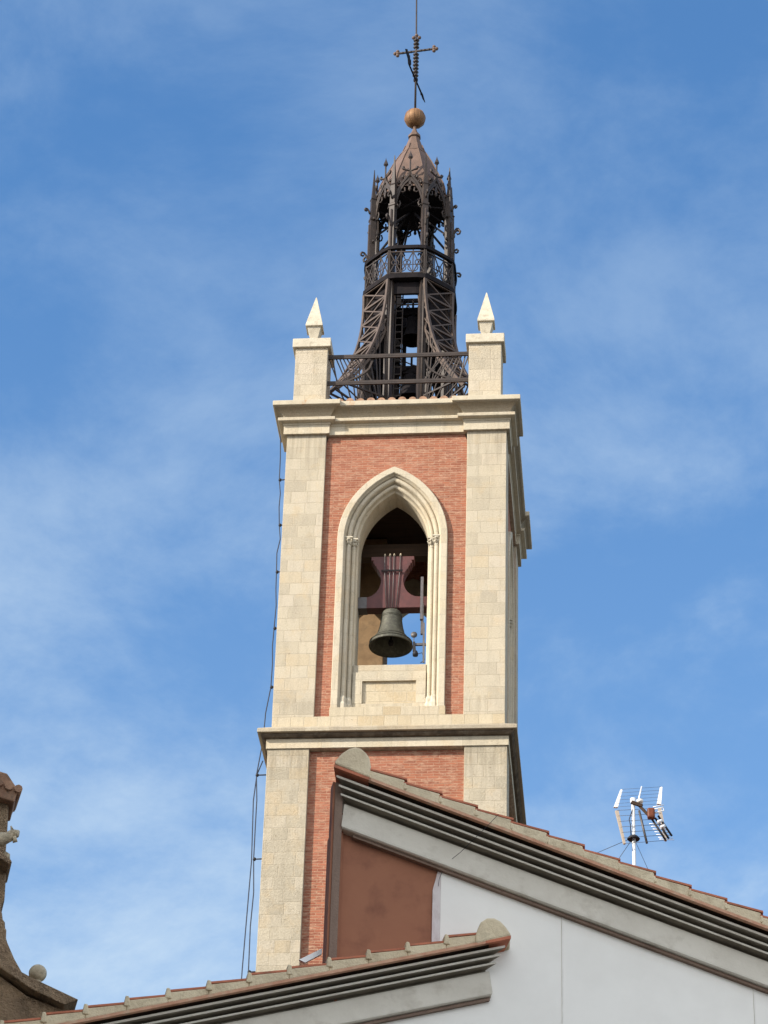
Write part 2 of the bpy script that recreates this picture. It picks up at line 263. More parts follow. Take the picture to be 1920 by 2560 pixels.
# ------------------------------------------------------------------ the ground
g = MB().add([(-900, -900, GZ), (900, -900, GZ), (900, 900, GZ), (-900, 900, GZ)], [(0, 1, 2, 3)]).build('ground', 'ground'); g['kind'] = 'structure'

# ------------------------------------------------------------------ the bell tower
tower = thing('bell_tower', 'tall square brick bell tower with pale stone corners and a pointed bell opening', 'tower', (CX, CY, GZ))
def plan(o, r, k=1.08, w=W, d=D):
    """outline of the tower with its corners offset by o and its middle bays set back by r"""
    P = []
    for (x0, y0, dx, dy, nx, ny, l) in ((0, 0, 1, 0, 0, -1, w), (w, 0, 0, 1, 1, 0, d), (w, d, -1, 0, 0, 1, w), (0, d, 0, -1, -1, 0, d)):
        def q(s, out): return (x0+dx*s+nx*out, y0+dy*s+ny*out)
        P += [q(-o, o), q(k+o, o), q(k+o, o-r), q(l-k-o, o-r), q(l-k-o, o)]
    return P
def cornice(prof, r, k=1.08, extra=0.0):
    rs = []
    for o, z in prof: rs.append([(x, y, z) for x, y in plan(o+extra, r, k)])
    return MB().rings(rs, closed_ends=True)
# lower shaft
TP = 0.06
mb = MB()
for x0, x1 in ((-TP, 1.01), (W-1.03, W+TP)):
    for y0, y1 in ((-TP, 1.01), (D-1.03, D+TP)):
        p = MB().box(x0, x1, y0, y1, GZ, -9.68).build('corner_pier', 'stone_low', tower, bevel=0.012)
MB().box(0.08, W-0.08, 0.08, D-0.08, GZ, -9.69).build('lower_brick_wall', 'brick', tower)
# lower cornice
prof = [(0.0, -9.70), (0.10, -9.68), (0.10, -9.42), (0.115, -9.42), (0.115, -9.405), (0.17, -9.395), (0.215, -9.36), (0.235, -9.315), (0.32, -9.305), (0.32, -9.205), (0.30, -9.185), (0.02, -9.02)]
cornice(prof[:4], 0.0).build('lower_frieze', 'trim', tower, bevel=0.006)
cornice([(0.112, -9.418)]+prof[4:8]+[(0.24, -9.29)], 0.0).build('lower_cornice_soffit', 'soot_shade', tower)
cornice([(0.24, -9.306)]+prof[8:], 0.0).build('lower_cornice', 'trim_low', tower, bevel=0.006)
# base course above it
cornice([(-0.003, -9.10), (-0.003, -8.72)], 0.0).build('base_course', 'panel', tower, bevel=0.01)
# upper corner piers
for x0, x1 in ((0, 1.08), (W-1.07, W)):
    for y0, y1 in ((0, 1.08), (D-1.08, D)):
        MB().box(x0, x1, y0, y1, -8.73, 0.03).build('corner_pier', 'stone', tower, bevel=0.012)
# walls of the belfry with pointed openings
ARC, HW, RISE, SPR = 2.97, 1.475, 2.25, -3.30
def arch_path(s, hw=HW, rise=RISE, spr=SPR, zb=-8.46, n=14, xc=ARC):
    Rr = (hw*hw+rise*rise)/(2*hw); c = Rr-hw; rr = Rr-s; h = hw-s
    top = math.sqrt(max(rr*rr-c*c, 0)); a_end = math.atan2(top, c)
    Lp = [(-h, zb), (-h, spr*0.5+zb*0.5), (-h, spr)] + [(c-rr*math.cos(a_end*i/n), spr+rr*math.sin(a_end*i/n)) for i in range(1, n+1)]
    Rp = [(-x, z) for x, z in Lp[:-1]][::-1]
    return [(xc+x, z) for x, z in Lp+Rp]
def frame_map(side):
    """turns wall coordinates (along, depth from the outer face, up) into world ones"""
    if side == 0: return lambda s, d, z: Vector((s, d, z))
    if side == 1: return lambda s, d, z: Vector((W-d, s+0.53, z))
    if side == 2: return lambda s, d, z: Vector((W-s, D-d, z))
    return lambda s, d, z: Vector((d, D-0.53-s, z))
TH = 1.12
FR = [(-0.02, 0.125), (0.0, 0.125), (0.0, 0.02), (0.015, 0.0), (0.17, 0.0), (0.19, 0.02), (0.19, 0.05), (0.225, 0.10), (0.235, 0.16)]
def roll(s0, d0, r): return [(s0+r-r*math.cos(a), d0-r*math.sin(a)) for a in [math.pi*i/6 for i in range(7)]]
FR += roll(0.235, 0.17, 0.062) + [(0.36, 0.20), (0.37, 0.27)] + roll(0.375, 0.28, 0.055) + [(0.485, 0.31), (0.50, 0.36), (0.54, 0.40), (0.54, TH), (-0.02, TH)]
for side in range(4):
    fm = frame_map(side); lo, hi = (1.06, 4.94) if side % 2 == 0 else (0.53, 5.41)
    if side % 2: lo, hi = 0.54, 5.40
    back = side == 2
    ring = arch_path(0.0, zb=-8.74); n = len(ring); half = n//2
    outer = []
    for i, (x, z) in enumerate(ring):
        left = i <= half; j = i if left else n-1-i
        if j <= 2: q = (lo, z)
        else:
            t_ = (j-2)/(half-2)
            if t_ < 0.55: q = (lo, SPR+(0.05-SPR)*t_/0.55)
            else: q = (lo+(ARC-lo)*(t_-0.55)/0.45, 0.05)
        if not left: q = (hi-(q[0]-lo)*(hi-ARC)/(ARC-lo), q[1])
        outer.append(q)
    mb = MB()
    for d in (0.12, TH):
        mb.strips([[fm(x, d, z) for x, z in ring], [fm(x, d, z) for x, z in outer]])
    mb.build('brick_wall', 'brick', tower, fixn=False)
    MB().strips([[fm(x, TH-0.005, z) for x, z in ring], [fm(x, TH+0.0, z) for x, z in outer]])
    sur = MB().strips([[fm(x, d, z) for x, z in arch_path(s, zb=-8.46)] for s, d in FR]).build('arch_surround', 'trim', tower)
    # plinth below the surround
    mbp = MB(); 
    pl = [fm(1.475, -0.0, -8.735), fm(4.465, -0.0, -8.735), fm(4.465, TH, -8.735), fm(1.475, TH, -8.735)]
    ph = [fm(1.475, -0.0, -8.455), fm(4.465, -0.0, -8.455), fm(4.465, TH, -8.455), fm(1.475, TH, -8.455)]
    mbp.rings([pl, ph], closed_ends=True).build('opening_plinth', 'panel', tower, bevel=0.01)
    # parapet under the bell: slab sill, frame and sunk panel
    def fbox(m, s0, s1, d0, d1, z0, z1):
        return m.rings([[fm(s0, d0, z0), fm(s1, d0, z0), fm(s1, d1, z0), fm(s0, d1, z0)], [fm(s0, d0, z1), fm(s1, d0, z1), fm(s1, d1, z1), fm(s0, d1, z1)]], closed_ends=True)
    a0, a1 = ARC-0.955, ARC+0.955
    m_ = MB(); fbox(m_, a0, a1, 0.30, 0.62, -8.46, -8.20); fbox(m_, a0, ARC-0.70, 0.30, 0.62, -8.199, -7.53); fbox(m_, ARC+0.70, a1, 0.30, 0.62, -8.199, -7.53); fbox(m_, a0, a1, 0.30, 0.62, -7.529, -7.27)
    par = m_.build('parapet', 'trim', tower, bevel=0.006)
    sub(fbox(MB(), ARC-0.71, ARC+0.71, 0.37, 0.60, -8.21, -7.52), 'sunk_panel', 'panel', par)
    sub(fbox(MB(), a0, a1, 0.34, TH-0.02, -7.268, -7.03), 'sill', 'stone', par, bevel=0.012)
    # capitals and bases of the two colonnettes on each jamb
    for sg, (so, dd) in [(sg, q) for sg in (-1, 1) for q in ((0.235+0.062, 0.165), (0.375+0.055, 0.275))]:
        xx = ARC + sg*(HW-so)
        cp = MB()
        for k in range(3):
            zz = [-3.50, -3.40, -3.30][k]; rr = [0.066, 0.085, 0.108][k]
            cp.lathe([(0.055, zz-0.03), (rr, zz), (rr, zz+0.03), (0.06, zz+0.05)], (0, 0, 0), 10)
        for k in range(6):                                            # leaf curls
            an = math.pi*2*k/6+0.3
            cp.tube([(0.06*math.cos(an), 0.06*math.sin(an), -3.46), (0.10*math.cos(an), 0.10*math.sin(an), -3.36), (0.125*math.cos(an), 0.125*math.sin(an), -3.31), (0.115*math.cos(an), 0.115*math.sin(an), -3.35)], 0.022, 5)
        cp.box(-0.11, 0.11, -0.11, 0.11, -3.262, -3.225)
        cp.v = [tuple(fm(xx+v[0], dd+v[1], v[2])) for v in cp.v]; cp.build('capital', 'white_stone', tower)
        bs = MB(); bs.lathe([(0.0, -8.455), (0.115, -8.455), (0.115, -8.30), (0.10, -8.26), (0.088, -8.22), (0.09, -8.12), (0.066, -8.05), (0.0, -8.03)], (0, 0, 0), 8, smooth=False, a0=math.pi/8)
        bs.v = [tuple(fm(xx+v[0], dd+v[1], v[2])) for v in bs.v]; bs.build('column_base', 'white_stone', tower)
# belfry interior
MB().box(0.9, W-0.9, 0.9, D-0.9, -9.3, -8.75).build('belfry_floor', 'interior', tower)
MB().box(0.9, W-0.9, 0.9, D-0.9, -0.35, 0.1).build('belfry_ceiling', 'wood', tower)
MB().box(1.10, 2.36, 4.70, 5.90, -8.75, -0.4).build('inner_pier', 'interior', tower, bevel=0.03)
MB().box(0.95, W-0.95, 1.75, 2.05, -2.85, -2.45).build('timber_beam', 'wood', tower)
MB().bar((1.1, 3.6, -6.0), (2.3, 4.4, -5.35), 0.22, 0.2).build('timber_brace', 'wood', tower)
# upper cornice with breaks over the corner piers
prof = [(0.09, 0.02), (0.09, 0.30), (0.10, 0.30), (0.115, 0.315), (0.115, 0.355), (0.165, 0.362), (0.235, 0.375), (0.245, 0.39), (0.245, 0.470), (0.235, 0.478)]
cornice(prof, 0.10).build('cornice_frieze', 'trim', tower, bevel=0.006)
prof = [(0.10, 0.478), (0.105, 0.54), (0.12, 0.60), (0.155, 0.665), (0.205, 0.715), (0.265, 0.75), (0.33, 0.772), (0.345, 0.79)]
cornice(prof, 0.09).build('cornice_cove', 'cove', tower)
prof = [(0.30, 0.785), (0.385, 0.795), (0.39, 0.81), (0.39, 0.935), (0.38, 0.95), (0.20, 1.0)]
cornice(prof, 0.11).build('cornice_slab', 'slab', tower, bevel=0.012)
# attic blocks under the piers
for x0, x1 in ((-0.10, 1.30), (W-1.30, W+0.10)):
    for y0, y1 in ((-0.10, 1.30), (D-1.30, D+0.10)):
        MB().box(x0, x1, y0, y1, 0.99, 1.10).build('pier_plinth', 'white_stone', tower, bevel=0.015)
for x0 in (0.10, W-0.98-0.08):
    for y0 in (0.10, D-1.0):
        MB().box(x0, x0+0.90, y0, y0+0.90, 1.08, 3.03).build('parapet_pier', 'stone', tower, bevel=0.012)
        cx, cy = x0+0.45, y0+0.45
        cap = MB().box(x0-0.085, x0+0.985, y0-0.085, y0+0.985, 3.03, 3.32).build('pier_cap', 'white_stone', tower, bevel=0.015)
        o = MB(); q = lambda h, z: [(cx-h, cy-h, z), (cx+h, cy-h, z), (cx+h, cy+h, z), (cx-h, cy+h, z)]
        rs = [(0.20, 3.32), (0.20, 3.50), (0.10, 3.515), (0.10, 3.60), (0.185, 3.93), (0.185, 3.97), (0.240, 3.975), (0.240, 4.03), (0.012, 5.12)]
        o.rings([q(h, z) for h, z in rs], closed_ends=True); ob = sub(o, 'obelisk_finial', 'white_stone', cap, bevel=0.006)
# roof of the tower: low pyramid with a row of cover tiles on each side
mb = MB().rings([[(-0.05, -0.05, 0.97), (W+0.05, -0.05, 0.97), (W+0.05, D+0.05, 0.97), (-0.05, D+0.05, 0.97)], [(CX-0.8, CY-0.8, 1.75), (CX+0.8, CY-0.8, 1.75), (CX+0.8, CY+0.8, 1.75), (CX-0.8, CY+0.8, 1.75)]], closed_ends=True)
mb.build('roof', 'old_tile', tower)
for side in range(4):
    for k in range(12):
        mb = MB()
        s = 1.42+0.287*k + (0 if side % 2 == 0 else 0.45)
        jit = random.uniform(-0.02, 0.02)
        def pt(s_, d_, z_):
            return [Vector((s_, d_, z_)), Vector((W-d_, s_, z_)), Vector((W-s_, D-d_, z_)), Vector((d_, D-s_, z_))][side]
        rows = []
        for d_, z_, rr in ((-0.13+jit, 1.015, 0.115), (0.45, 1.11, 0.10), (1.4, 1.30, 0.10)):
            rows.append([pt(s+rr*math.cos(a), d_, z_+rr*math.sin(a)) for a in [math.pi*i/8 for i in range(9)]])
        mb.strips(rows, smooth=True); mb.f.append(tuple(len(mb.v)-27+i for i in range(9))); mb.sm.append(False)
        mb.build('cover_tile', 'old_tile', tower, fixn=False)
# iron rails between the piers
for side in range(4):
    a, b = (1.0, W-1.06) if side % 2 == 0 else (1.0, D-1.0)
    def pt(s_, d_, z_): return [Vector((s_, d_, z_)), Vector((W-d_, s_, z_)), Vector((W-s_, D-d_, z_)), Vector((d_, D-s_, z_))][side]
    mb = MB(); mb.bar(pt(a-.1, .32, 2.86), pt(b+.16, .32, 2.86), 0.10, 0.07).bar(pt(a-.1, .32, 1.97), pt(b+.16, .32, 1.97), 0.10, 0.07)
    mb.bar(pt(a-.1, .30, 2.80), pt(b+.16, .30, 2.80), 0.05, 0.05).bar(pt(a-.1, .30, 1.91), pt(b+.16, .30, 1.91), 0.05, 0.05)
    for e0, sg in ((a, 1), (b, -1)):
        for j in range(9):
            mb.bar(pt(e0+sg*(.02+.10*j), .34, 2.80), pt(e0+sg*(.10+.17*j if j % 2 else .30+.12*j), .40, 2.0), .028)
        q = [pt(e0+sg*t, .36, 2.78-.80*(1-(t/1.25)**2)**.5 if t < 1.25 else 2.78) for t in [.0, .2, .4, .6, .8, 1.0, 1.15, 1.25]]
        for u, v in zip(q[:-1], q[1:]): mb.bar(u, v, .04, .05)
    mb.build('railing', 'iron', tower)

# ------------------------------------------------------------------ the bell in the opening
bell = thing('hanging_bell', 'grey bronze bell under a red headstock in the pointed opening of the brick tower', 'bell', (2.93, 0.88, -6.2))
BX, BY = 2.93, 0.88
prof = [(0.0, -5.10), (0.14, -5.105), (0.225, -5.13), (0.262, -5.18), (0.275, -5.25), (0.285, -5.40), (0.315, -5.60), (0.365, -5.80), (0.43, -5.94), (0.50, -6.02), (0.56, -6.09), (0.585, -6.17), (0.575, -6.19), (0.53, -6.17), (0.44, -6.03), (0.32, -5.75), (0.24, -5.4), (0.0, -5.2)]
bb = MB().lathe(prof, (BX, BY, 0), 48).build('bell_body', 'bronze', bell)
for r_, z_ in ((0.278, -5.29), (0.282, -5.33), (0.438, -5.93), (0.452, -5.955), (0.565, -6.075)): sub(MB().lathe([(r_-0.01, z_-0.012), (r_+0.008, z_-0.006), (r_+0.008, z_+0.006), (r_-0.01, z_+0.012)], (BX, BY, 0), 48), 'moulding', 'bronze', bb)
MB().tube([(BX, BY, -5.25), (BX, BY, -6.0)], 0.025).lathe([(0, -5.95), (0.06, -6.0), (0.075, -6.07), (0.05, -6.14), (0, -6.15)], (BX, BY, 0), 12).build('clapper', 'dark_iron', bell)
mb = MB()
for dx in (-0.13, 0, 0.13): mb.tube([(BX+dx, BY-0.10, -5.12), (BX+dx, BY-0.14, -5.05), (BX+dx, BY+0.14, -5.05), (BX+dx, BY+0.10, -5.12)], 0.03)
mb.build('crown_loops', 'bronze', bell)
Y0, Y1 = BY-0.16, BY+0.17
half = [(0.945, -4.92), (0.945, -4.59), (0.72, -4.58), (0.62, -4.57), (0.52, -4.52), (0.43, -4.44), (0.36, -4.33), (0.315, -4.20), (0.30, -4.08), (0.305, -3.96), (0.335, -3.84), (0.38, -3.74), (0.425, -3.69), (0.44, -3.62), (0.475, -3.615), (0.485, -3.54), (0.52, -3.535), (0.525, -3.47), (0.50, -3.44), (0.575, -3.44), (0.575, -3.32)]
half = [(x, z-0.16) for x, z in half]; poly = [(BX+x, z) for x, z in half] + [(BX-x, z) for x, z in half[::-1]]
hs_ = MB().prism(poly, Y0, Y1).build('headstock', 'yoke', bell, bevel=0.01)
for k, (xt, xb) in enumerate(((-0.21, -0.13), (-0.07, -0.06), (0.04, 0.03), (0.21, 0.13))):
    mb = MB().tube([(BX+xt, Y0-0.025, -3.44), (BX+xt*0.95, Y0-0.03, -4.01), (BX+xb, Y0-0.03, -5.10)], 0.014, 6)
    o = mb.build('strap_rod', 'steel', bell)
    sub(MB().lathe([(0, -3.40), (0.014, -3.405), (0.024, -3.45), (0.028, -3.47), (0, -3.475)], (BX+xt, Y0-0.01, 0), 8), 'nut', 'pale_old', o)
MB().box(BX-0.29, BX+0.28, Y0-0.07, Y0-0.052, -3.985, -3.935).build('clamp_band', 'dark_iron', bell)
MB().box(BX-0.955, BX-0.66, Y0-0.012, Y1+0.012, -5.085, -4.745).build('end_plate', 'steel', bell)
mb = MB().box(3.72, 3.79, 0.45, 0.55, -5.6, -4.30).box(3.73, 3.80, 0.62, 0.70, -5.95, -5.0).bar((3.82, 0.5, -5.7), (3.84, 0.5, -6.9), 0.05)
mb.build('drive_arm', 'steel', bell)
# floodlight on an arm beside the bell
lt = thing('floodlight', 'small black lamp and disc on a steel arm at the right jamb behind the bell', 'lamp', (3.8, 0.62, -6.5))
MB().bar((3.88, 0.62, -6.28), (3.58, 0.62, -6.28), 0.06).bar((3.58, 0.62, -6.28), (3.60, 0.62, -6.5), 0.05).build('arm', 'steel', lt)
lh = MB().lathe([(0, 0.09), (0.05, 0.07), (0.075, 0), (0.07, -0.07), (0, -0.09)], (3.61, 0.60, -6.56), 12).box(3.54, 3.60, 0.56, 0.66, -6.50, -6.22).build('lamp_head', 'black', lt)
MB().tube([(3.555, 0.62, -6.28), (3.555, 0.62, -6.06)], 0.012).add([], []).lathe([(0, 0.02), (0.085, 0.015), (0.085, -0.015), (0, -0.02)], (0, 0, 0), 16).build('sensor_disc', 'steel', lt) if False else None
dk = MB().lathe([(0, 0.02), (0.085, 0.015), (0.085, -0.015), (0, -0.02)], (0, 0, 0), 16); dk.v = [(3.56+v[0], 0.62+v[2], -5.98+v[1]) for v in dk.v]; dk.tube([(3.555, 0.62, -6.28), (3.56, 0.62, -6.05)], 0.012)
dk.build('sensor_disc', 'steel', lt)
MB().tube([(3.62, 0.6, -6.6), (3.78, 0.58, -6.55), (3.86, 0.6, -6.75), (3.75, 0.6, -6.85)], 0.012).build('cord', 'cable', lt)

# ------------------------------------------------------------------ iron lantern on the roof
LX, LY = 2.945, 3.50
lan = thing('iron_lantern', 'dark openwork iron lantern with pinnacles, cone roof and gilt ball on the tower top', 'belfry lantern', (LX, LY, 1.4))
RO = 1.235
def vtx(k, r, z): a = R(-90+22.5+45*k); return Vector((LX+r*math.cos(a), LY+r*math.sin(a), z))
def nrm(k): a = R(-90+45*k); return Vector((math.cos(a), math.sin(a), 0))       # face k lies between vertex k-1 and k
# posts with pinnacle heads
for k in range(8):
    c = vtx(k, RO, 0); rad = Vector((c.x-LX, c.y-LY, 0)).normalized(); tan = Vector((-rad.y, rad.x, 0))
    def sq(h, z, dr=0.0, c=c, rad=rad, tan=tan):
        p = c + rad*dr; return [p + rad*(a*h) + tan*(b*h) + Vector((0, 0, z)) for a, b in ((-1, -1), (1, -1), (1, 1), (-1, 1))]
    mb = MB().rings([sq(0.10, 1.3), sq(0.10, 6.95), sq(0.085, 7.0), sq(0.085, 9.75), sq(0.105, 9.78), sq(0.105, 9.84), sq(0.078, 9.88), sq(0.072, 10.55), sq(0.09, 10.58), sq(0.06, 10.63), sq(0.008, 11.74)], closed_ends=True)
    mb.tube([c+rad*0.10+Vector((0, 0, z)) for z in (1.4, 9.6)], 0.035, 6)
    post = mb.build('post', 'iron', lan)
    for (zc, s_) in ((9.15, 1.0), (8.45, 0.8), (10.15, 0.55)):
        pts = [c+rad*(0.09+s_*x)+Vector((0, 0, zc+s_*z)) for x, z in ((0, -0.22), (0.05, -0.12), (0.10, 0.0), (0.17, 0.09), (0.25, 0.10), (0.30, 0.03), (0.28, -0.05), (0.21, -0.06), (0.19, -0.01))]
        if (k*3+int(zc*10)) % 4 != 1 or zc > 10: sub(MB().tube(pts, [0.03]*4+[0.035, 0.035, 0.03, 0.03, 0.025], 6), 'scroll', 'iron', post)
    for zc in (7.9, 8.9, 9.75): 
        for sg in (-1, 1): sub(MB().tube([c+tan*(sg*0.08)+Vector((0, 0, zc)), c+tan*(sg*0.15)+Vector((0, 0, zc+0.06)), c+tan*(sg*0.17)+Vector((0, 0, zc-0.02))], 0.025, 5), 'bracket_knob', 'iron', post)
def face_pt(k, r, s, z):                                              # s in -1..1 along face k
    a, b = vtx(k-1, r, z), vtx(k, r, z); return a.lerp(b, (s+1)/2)
# gallery: platform ring, upper rail, lattice panels
def ringbar(r, z, w_, h_, n=None):
    mb = MB(); rs = []
    for dr, dz in ((-w_/2, -h_/2), (w_/2, -h_/2), (w_/2, h_/2), (-w_/2, h_/2), (-w_/2, -h_/2)):
        rs.append([p for k in range(8) for p in (vtx(k, r+dr, z+dz).lerp(vtx(k-1, r+dr, z+dz), 0.16), vtx(k, r+dr, z+dz), ) ] if False else [q for k in range(8) for q in corner(k, r+dr, z+dz)])
    return mb.rings(rs)
def corner(k, r, z):                                                  # rounded octagon corner
    a, b, c = vtx(k-1, r, z), vtx(k, r, z), vtx((k+1) % 8, r, z)
    p0 = b.lerp(a, 0.22); p1 = b.lerp(c, 0.22); mid = b.lerp((p0+p1)/2, 0.42); return [p0, mid, p1]
ringbar(1.42, 7.03, 0.14, 0.15).build('gallery_beam', 'dark_iron', lan)
m_ = MB(); m_.rings([[vtx(k, 1.42, 7.06) for k in range(8)], [vtx(k, 0.72, 7.06) for k in range(8)], [vtx(k, 0.72, 6.99) for k in range(8)], [vtx(k, 1.42, 6.99) for k in range(8)]]); m_.build('gallery_floor', 'dark_iron', lan)
ringbar(1.42, 8.10, 0.11, 0.11).build('gallery_rail', 'dark_iron', lan)
ringbar(1.22, 6.72, 0.10, 0.40).build('arch_band', 'dark_iron', lan)
for k in range(8):
    mb = MB(); P = lambda s, z: face_pt(k, 1.40, s, z)
    mb.bar(P(-.95, 7.18), P(.95, 7.18), .03).bar(P(-.95, 7.95), P(.95, 7.95), .035)
    for s in (-.95, -.33, .33, .95): mb.bar(P(s, 7.1), P(s, 8.05), .03)
    for s0, s1 in ((-.95, -.33), (-.33, .33), (.33, .95)):
        mb.bar(P(s0, 7.18), P(s1, 7.95), .025).bar(P(s1, 7.18), P(s0, 7.95), .025)
        cc = (s0+s1)/2; pts = [P(cc+.2*math.cos(t), 7.565+.10*math.sin(t)) for t in [2*math.pi*i/12 for i in range(13)]]; mb.tube(pts, .016, 4, caps=False)
    for s in (-.33, .33):
        pts = [P(s+.28*math.cos(t), 7.36+.13*math.sin(t)) for t in [2*math.pi*i/12 for i in range(13)]]; mb.tube(pts, .014, 4, caps=False)
    mb.build('gallery_lattice', 'iron', lan)
# gables between the posts with cusped arches, crockets and a fleuron
for k in range(8):
    P = lambda s, z, r=1.16: face_pt(k, r, s, z)
    nn = nrm(k); mb = MB()
    def band(pts, w_=0.07, h_=0.05):
        for a, b in zip(pts[:-1], pts[1:]): mb.bar(a, b, w_, h_, upv=nn)
    gl = [(-1, 10.15), (-.80, 10.42), (-.50, 10.72), (-.22, 10.92), (-.07, 11.03), (0, 11.20)]
    band([P(s, z) for s, z in gl], 0.06, 0.07); band([P(-s, z) for s, z in gl], 0.06, 0.07)
    ar = [(-.93, 9.25), (-.92, 9.72), (-.85, 10.08), (-.66, 10.42), (-.36, 10.68), (0, 10.86)]
    for sg in (-1, 1):
        band([P(sg*s, z) for s, z in ar], 0.05, 0.06)
        # solid spandrel between arch and gable
        rows = [[P(sg*s, z) for s, z in ar[1:]], [P(sg*s, z) for s, z in gl[:-1]]]
        mb.strips([[p+nn*0.01 for p in rw] for rw in rows]); mb.strips([[p-nn*0.03 for p in rw] for rw in rows])
        # cusps
        mb.tube([P(sg*.93, 9.72), P(sg*.66, 9.84), P(sg*.60, 9.95), P(sg*.68, 10.04)], .026, 5)
        mb.tube([P(sg*.66, 10.42), P(sg*.44, 10.36), P(sg*.30, 10.42), P(sg*.34, 10.54)], .026, 5)
        mb.tube([P(sg*.93, 9.20), P(sg*.78, 9.12), P(sg*.70, 9.20)], .022, 5)
    mb.bar(P(0, 10.86), P(0, 10.50), .07, .04, upv=nn).bar(P(-.15, 10.62), P(.15, 10.62), .06, .04, upv=nn).lathe([(0, 10.40), (.05, 10.46), (.04, 10.54), (0, 10.58)], (P(0, 0).x, P(0, 0).y, 0), 8)
    gab = mb.build('gable', 'iron', lan)
    for sg in (-1, 1):
        for s, z in ((.82, 10.40), (.55, 10.67), (.27, 10.88)):
            sub(MB().tube([P(sg*s, z), P(sg*(s+.04), z+.10), P(sg*(s+.16), z+.14), P(sg*(s+.24), z+.07), P(sg*(s+.16), z+.03)], [.026, .026, .03, .035, .03], 6), 'crocket', 'iron', gab)
    fl = MB(); c = P(0, 0, 1.18); fl.tube([c+Vector((0, 0, 10.95)), c+Vector((0, 0, 11.75))], .026, 6)
    t_ = (vtx(k, 1, 0)-vtx(k-1, 1, 0)).normalized()
    for sg in (-1, 1): fl.tube([c+Vector((0, 0, 11.15)), c+t_*(sg*.10)+Vector((0, 0, 11.20)), c+t_*(sg*.20)+Vector((0, 0, 11.24)), c+t_*(sg*.22)+Vector((0, 0, 11.30)), c+t_*(sg*.17)+Vector((0, 0, 11.32))], [.026, .026, .04, .05, .03], 6)
    fl.lathe([(0, 11.58), (.075, 11.68), (.05, 11.78), (.02, 11.86), (0, 11.96)], (c.x, c.y, 0), 6, smooth=False)
    sub(fl, 'fleuron', 'iron', gab)
# roof
rprof = [(1.15, 10.62), (1.10, 10.80), (1.08, 10.98), (1.03, 11.20), (0.91, 11.50), (0.79, 11.78), (0.61, 12.20), (0.41, 12.60), (0.375, 12.64), (0.27, 12.95), (0.15, 13.32), (0.20, 13.34), (0.20, 13.40), (0.10, 13.55), (0.045, 13.72), (0.05, 13.85), (0, 13.86)]
rf = MB().rings([[vtx(k, r, z) for k in range(8)] for r, z in rprof]).build('roof', 'lead', lan)
mb = MB()
for k in range(8): mb.tube([vtx(k, r+.008, z) for r, z in rprof[:10]], .018, 5)
mb.rings([[vtx(k, .375+d_, 12.61+e_) for k in range(8)] for d_, e_ in ((0, 0), (.03, .01), (.03, .05), (0, .06))])
sub(mb, 'seam_rib', 'lead', rf)
MB().rings([[vtx(k, 1.12, 10.58) for k in range(8)], [vtx(k, .25, 10.9) for k in range(8)]], closed_ends=True).build('roof_soffit', 'dark_iron', lan)
# hanging dark hood and braces seen under the roof
mb = MB()
for k in range(8): mb.bar(vtx(k, 1.15, 9.2), Vector((LX, LY, 10.5)), .05).bar(vtx(k, 1.12, 10.5), vtx((k+3) % 8, 1.12, 10.2), .045)
mb.build('roof_brace', 'dark_iron', lan)
bl = MB().lathe([(0.0, 13.78)] + [(0.325*math.sin(math.pi*i/16), 14.12-0.325*math.cos(math.pi*i/16)) for i in range(1, 16)] + [(0, 14.445)], (LX, LY, 0), 32).build('ball', 'gilt', lan)
mb = MB()
for k in range(6):
    a = math.pi*k/6; mb.tube([(LX+.328*math.sin(t)*math.cos(a), LY+.328*math.sin(t)*math.sin(a), 14.12+.328*math.cos(t)) for t in [2*math.pi*i/24 for i in range(25)]], .006, 4, caps=False)
sub(mb, 'seam', 'gilt', bl)
MB().tube([(LX, LY, 14.4), (LX-.02, LY, 17.0), (LX-.09, LY, 21.5)], [.035, .028, .018], 8).build('spindle', 'iron', lan)
# cross with turned knobs, tilted a little
cz = 16.86; tl = Vector((math.cos(R(1.0)), 0, math.sin(R(1.0)))); cyaw = R(-6)
tl = Vector((math.cos(R(3.5))*math.cos(cyaw), math.cos(R(3.5))*math.sin(cyaw), math.sin(R(2.0))))
X0 = Vector((LX-.03, LY, cz)); mb = MB().bar(X0-tl*.62, X0+tl*.62, .05, .05)
for t in (-.42, -.28, -.16, .16, .28, .42): mb.lathe([(0, -.05), (.045, -.02), (.045, .02), (0, .05)], X0+tl*t, 6)
for i in range(11):
    z_ = 17.30-.145*i
    if abs(z_-cz) > .08: mb.lathe([(0.02, -.055), (.05, -.03), (.10, 0), (.05, .03), (.02, .055)], (LX-.02, LY, z_), 8)
cross = mb.build('cross', 'iron', lan)
fm_ = MB()
for c_, ax in ((X0-tl*.58, -1), (X0+tl*.58, 1)):
    for dx, dz in ((0, 0), (.10*ax, 0), (0, .08), (0, -.08)): fm_.lathe([(0, -.06), (.05, -.035), (.062, 0), (.05, .035), (0, .06)], c_+Vector((dx*.8, 0, dz)), 8)
for dx, dz in ((-.09, 0), (.09, 0), (0, .09)): fm_.lathe([(0, -.06), (.05, -.035), (.062, 0), (.05, .035), (0, .06)], Vector((LX-.02+dx, LY, 17.42+dz)), 8)
sub(fm_, 'trefoil', 'lead', cross)
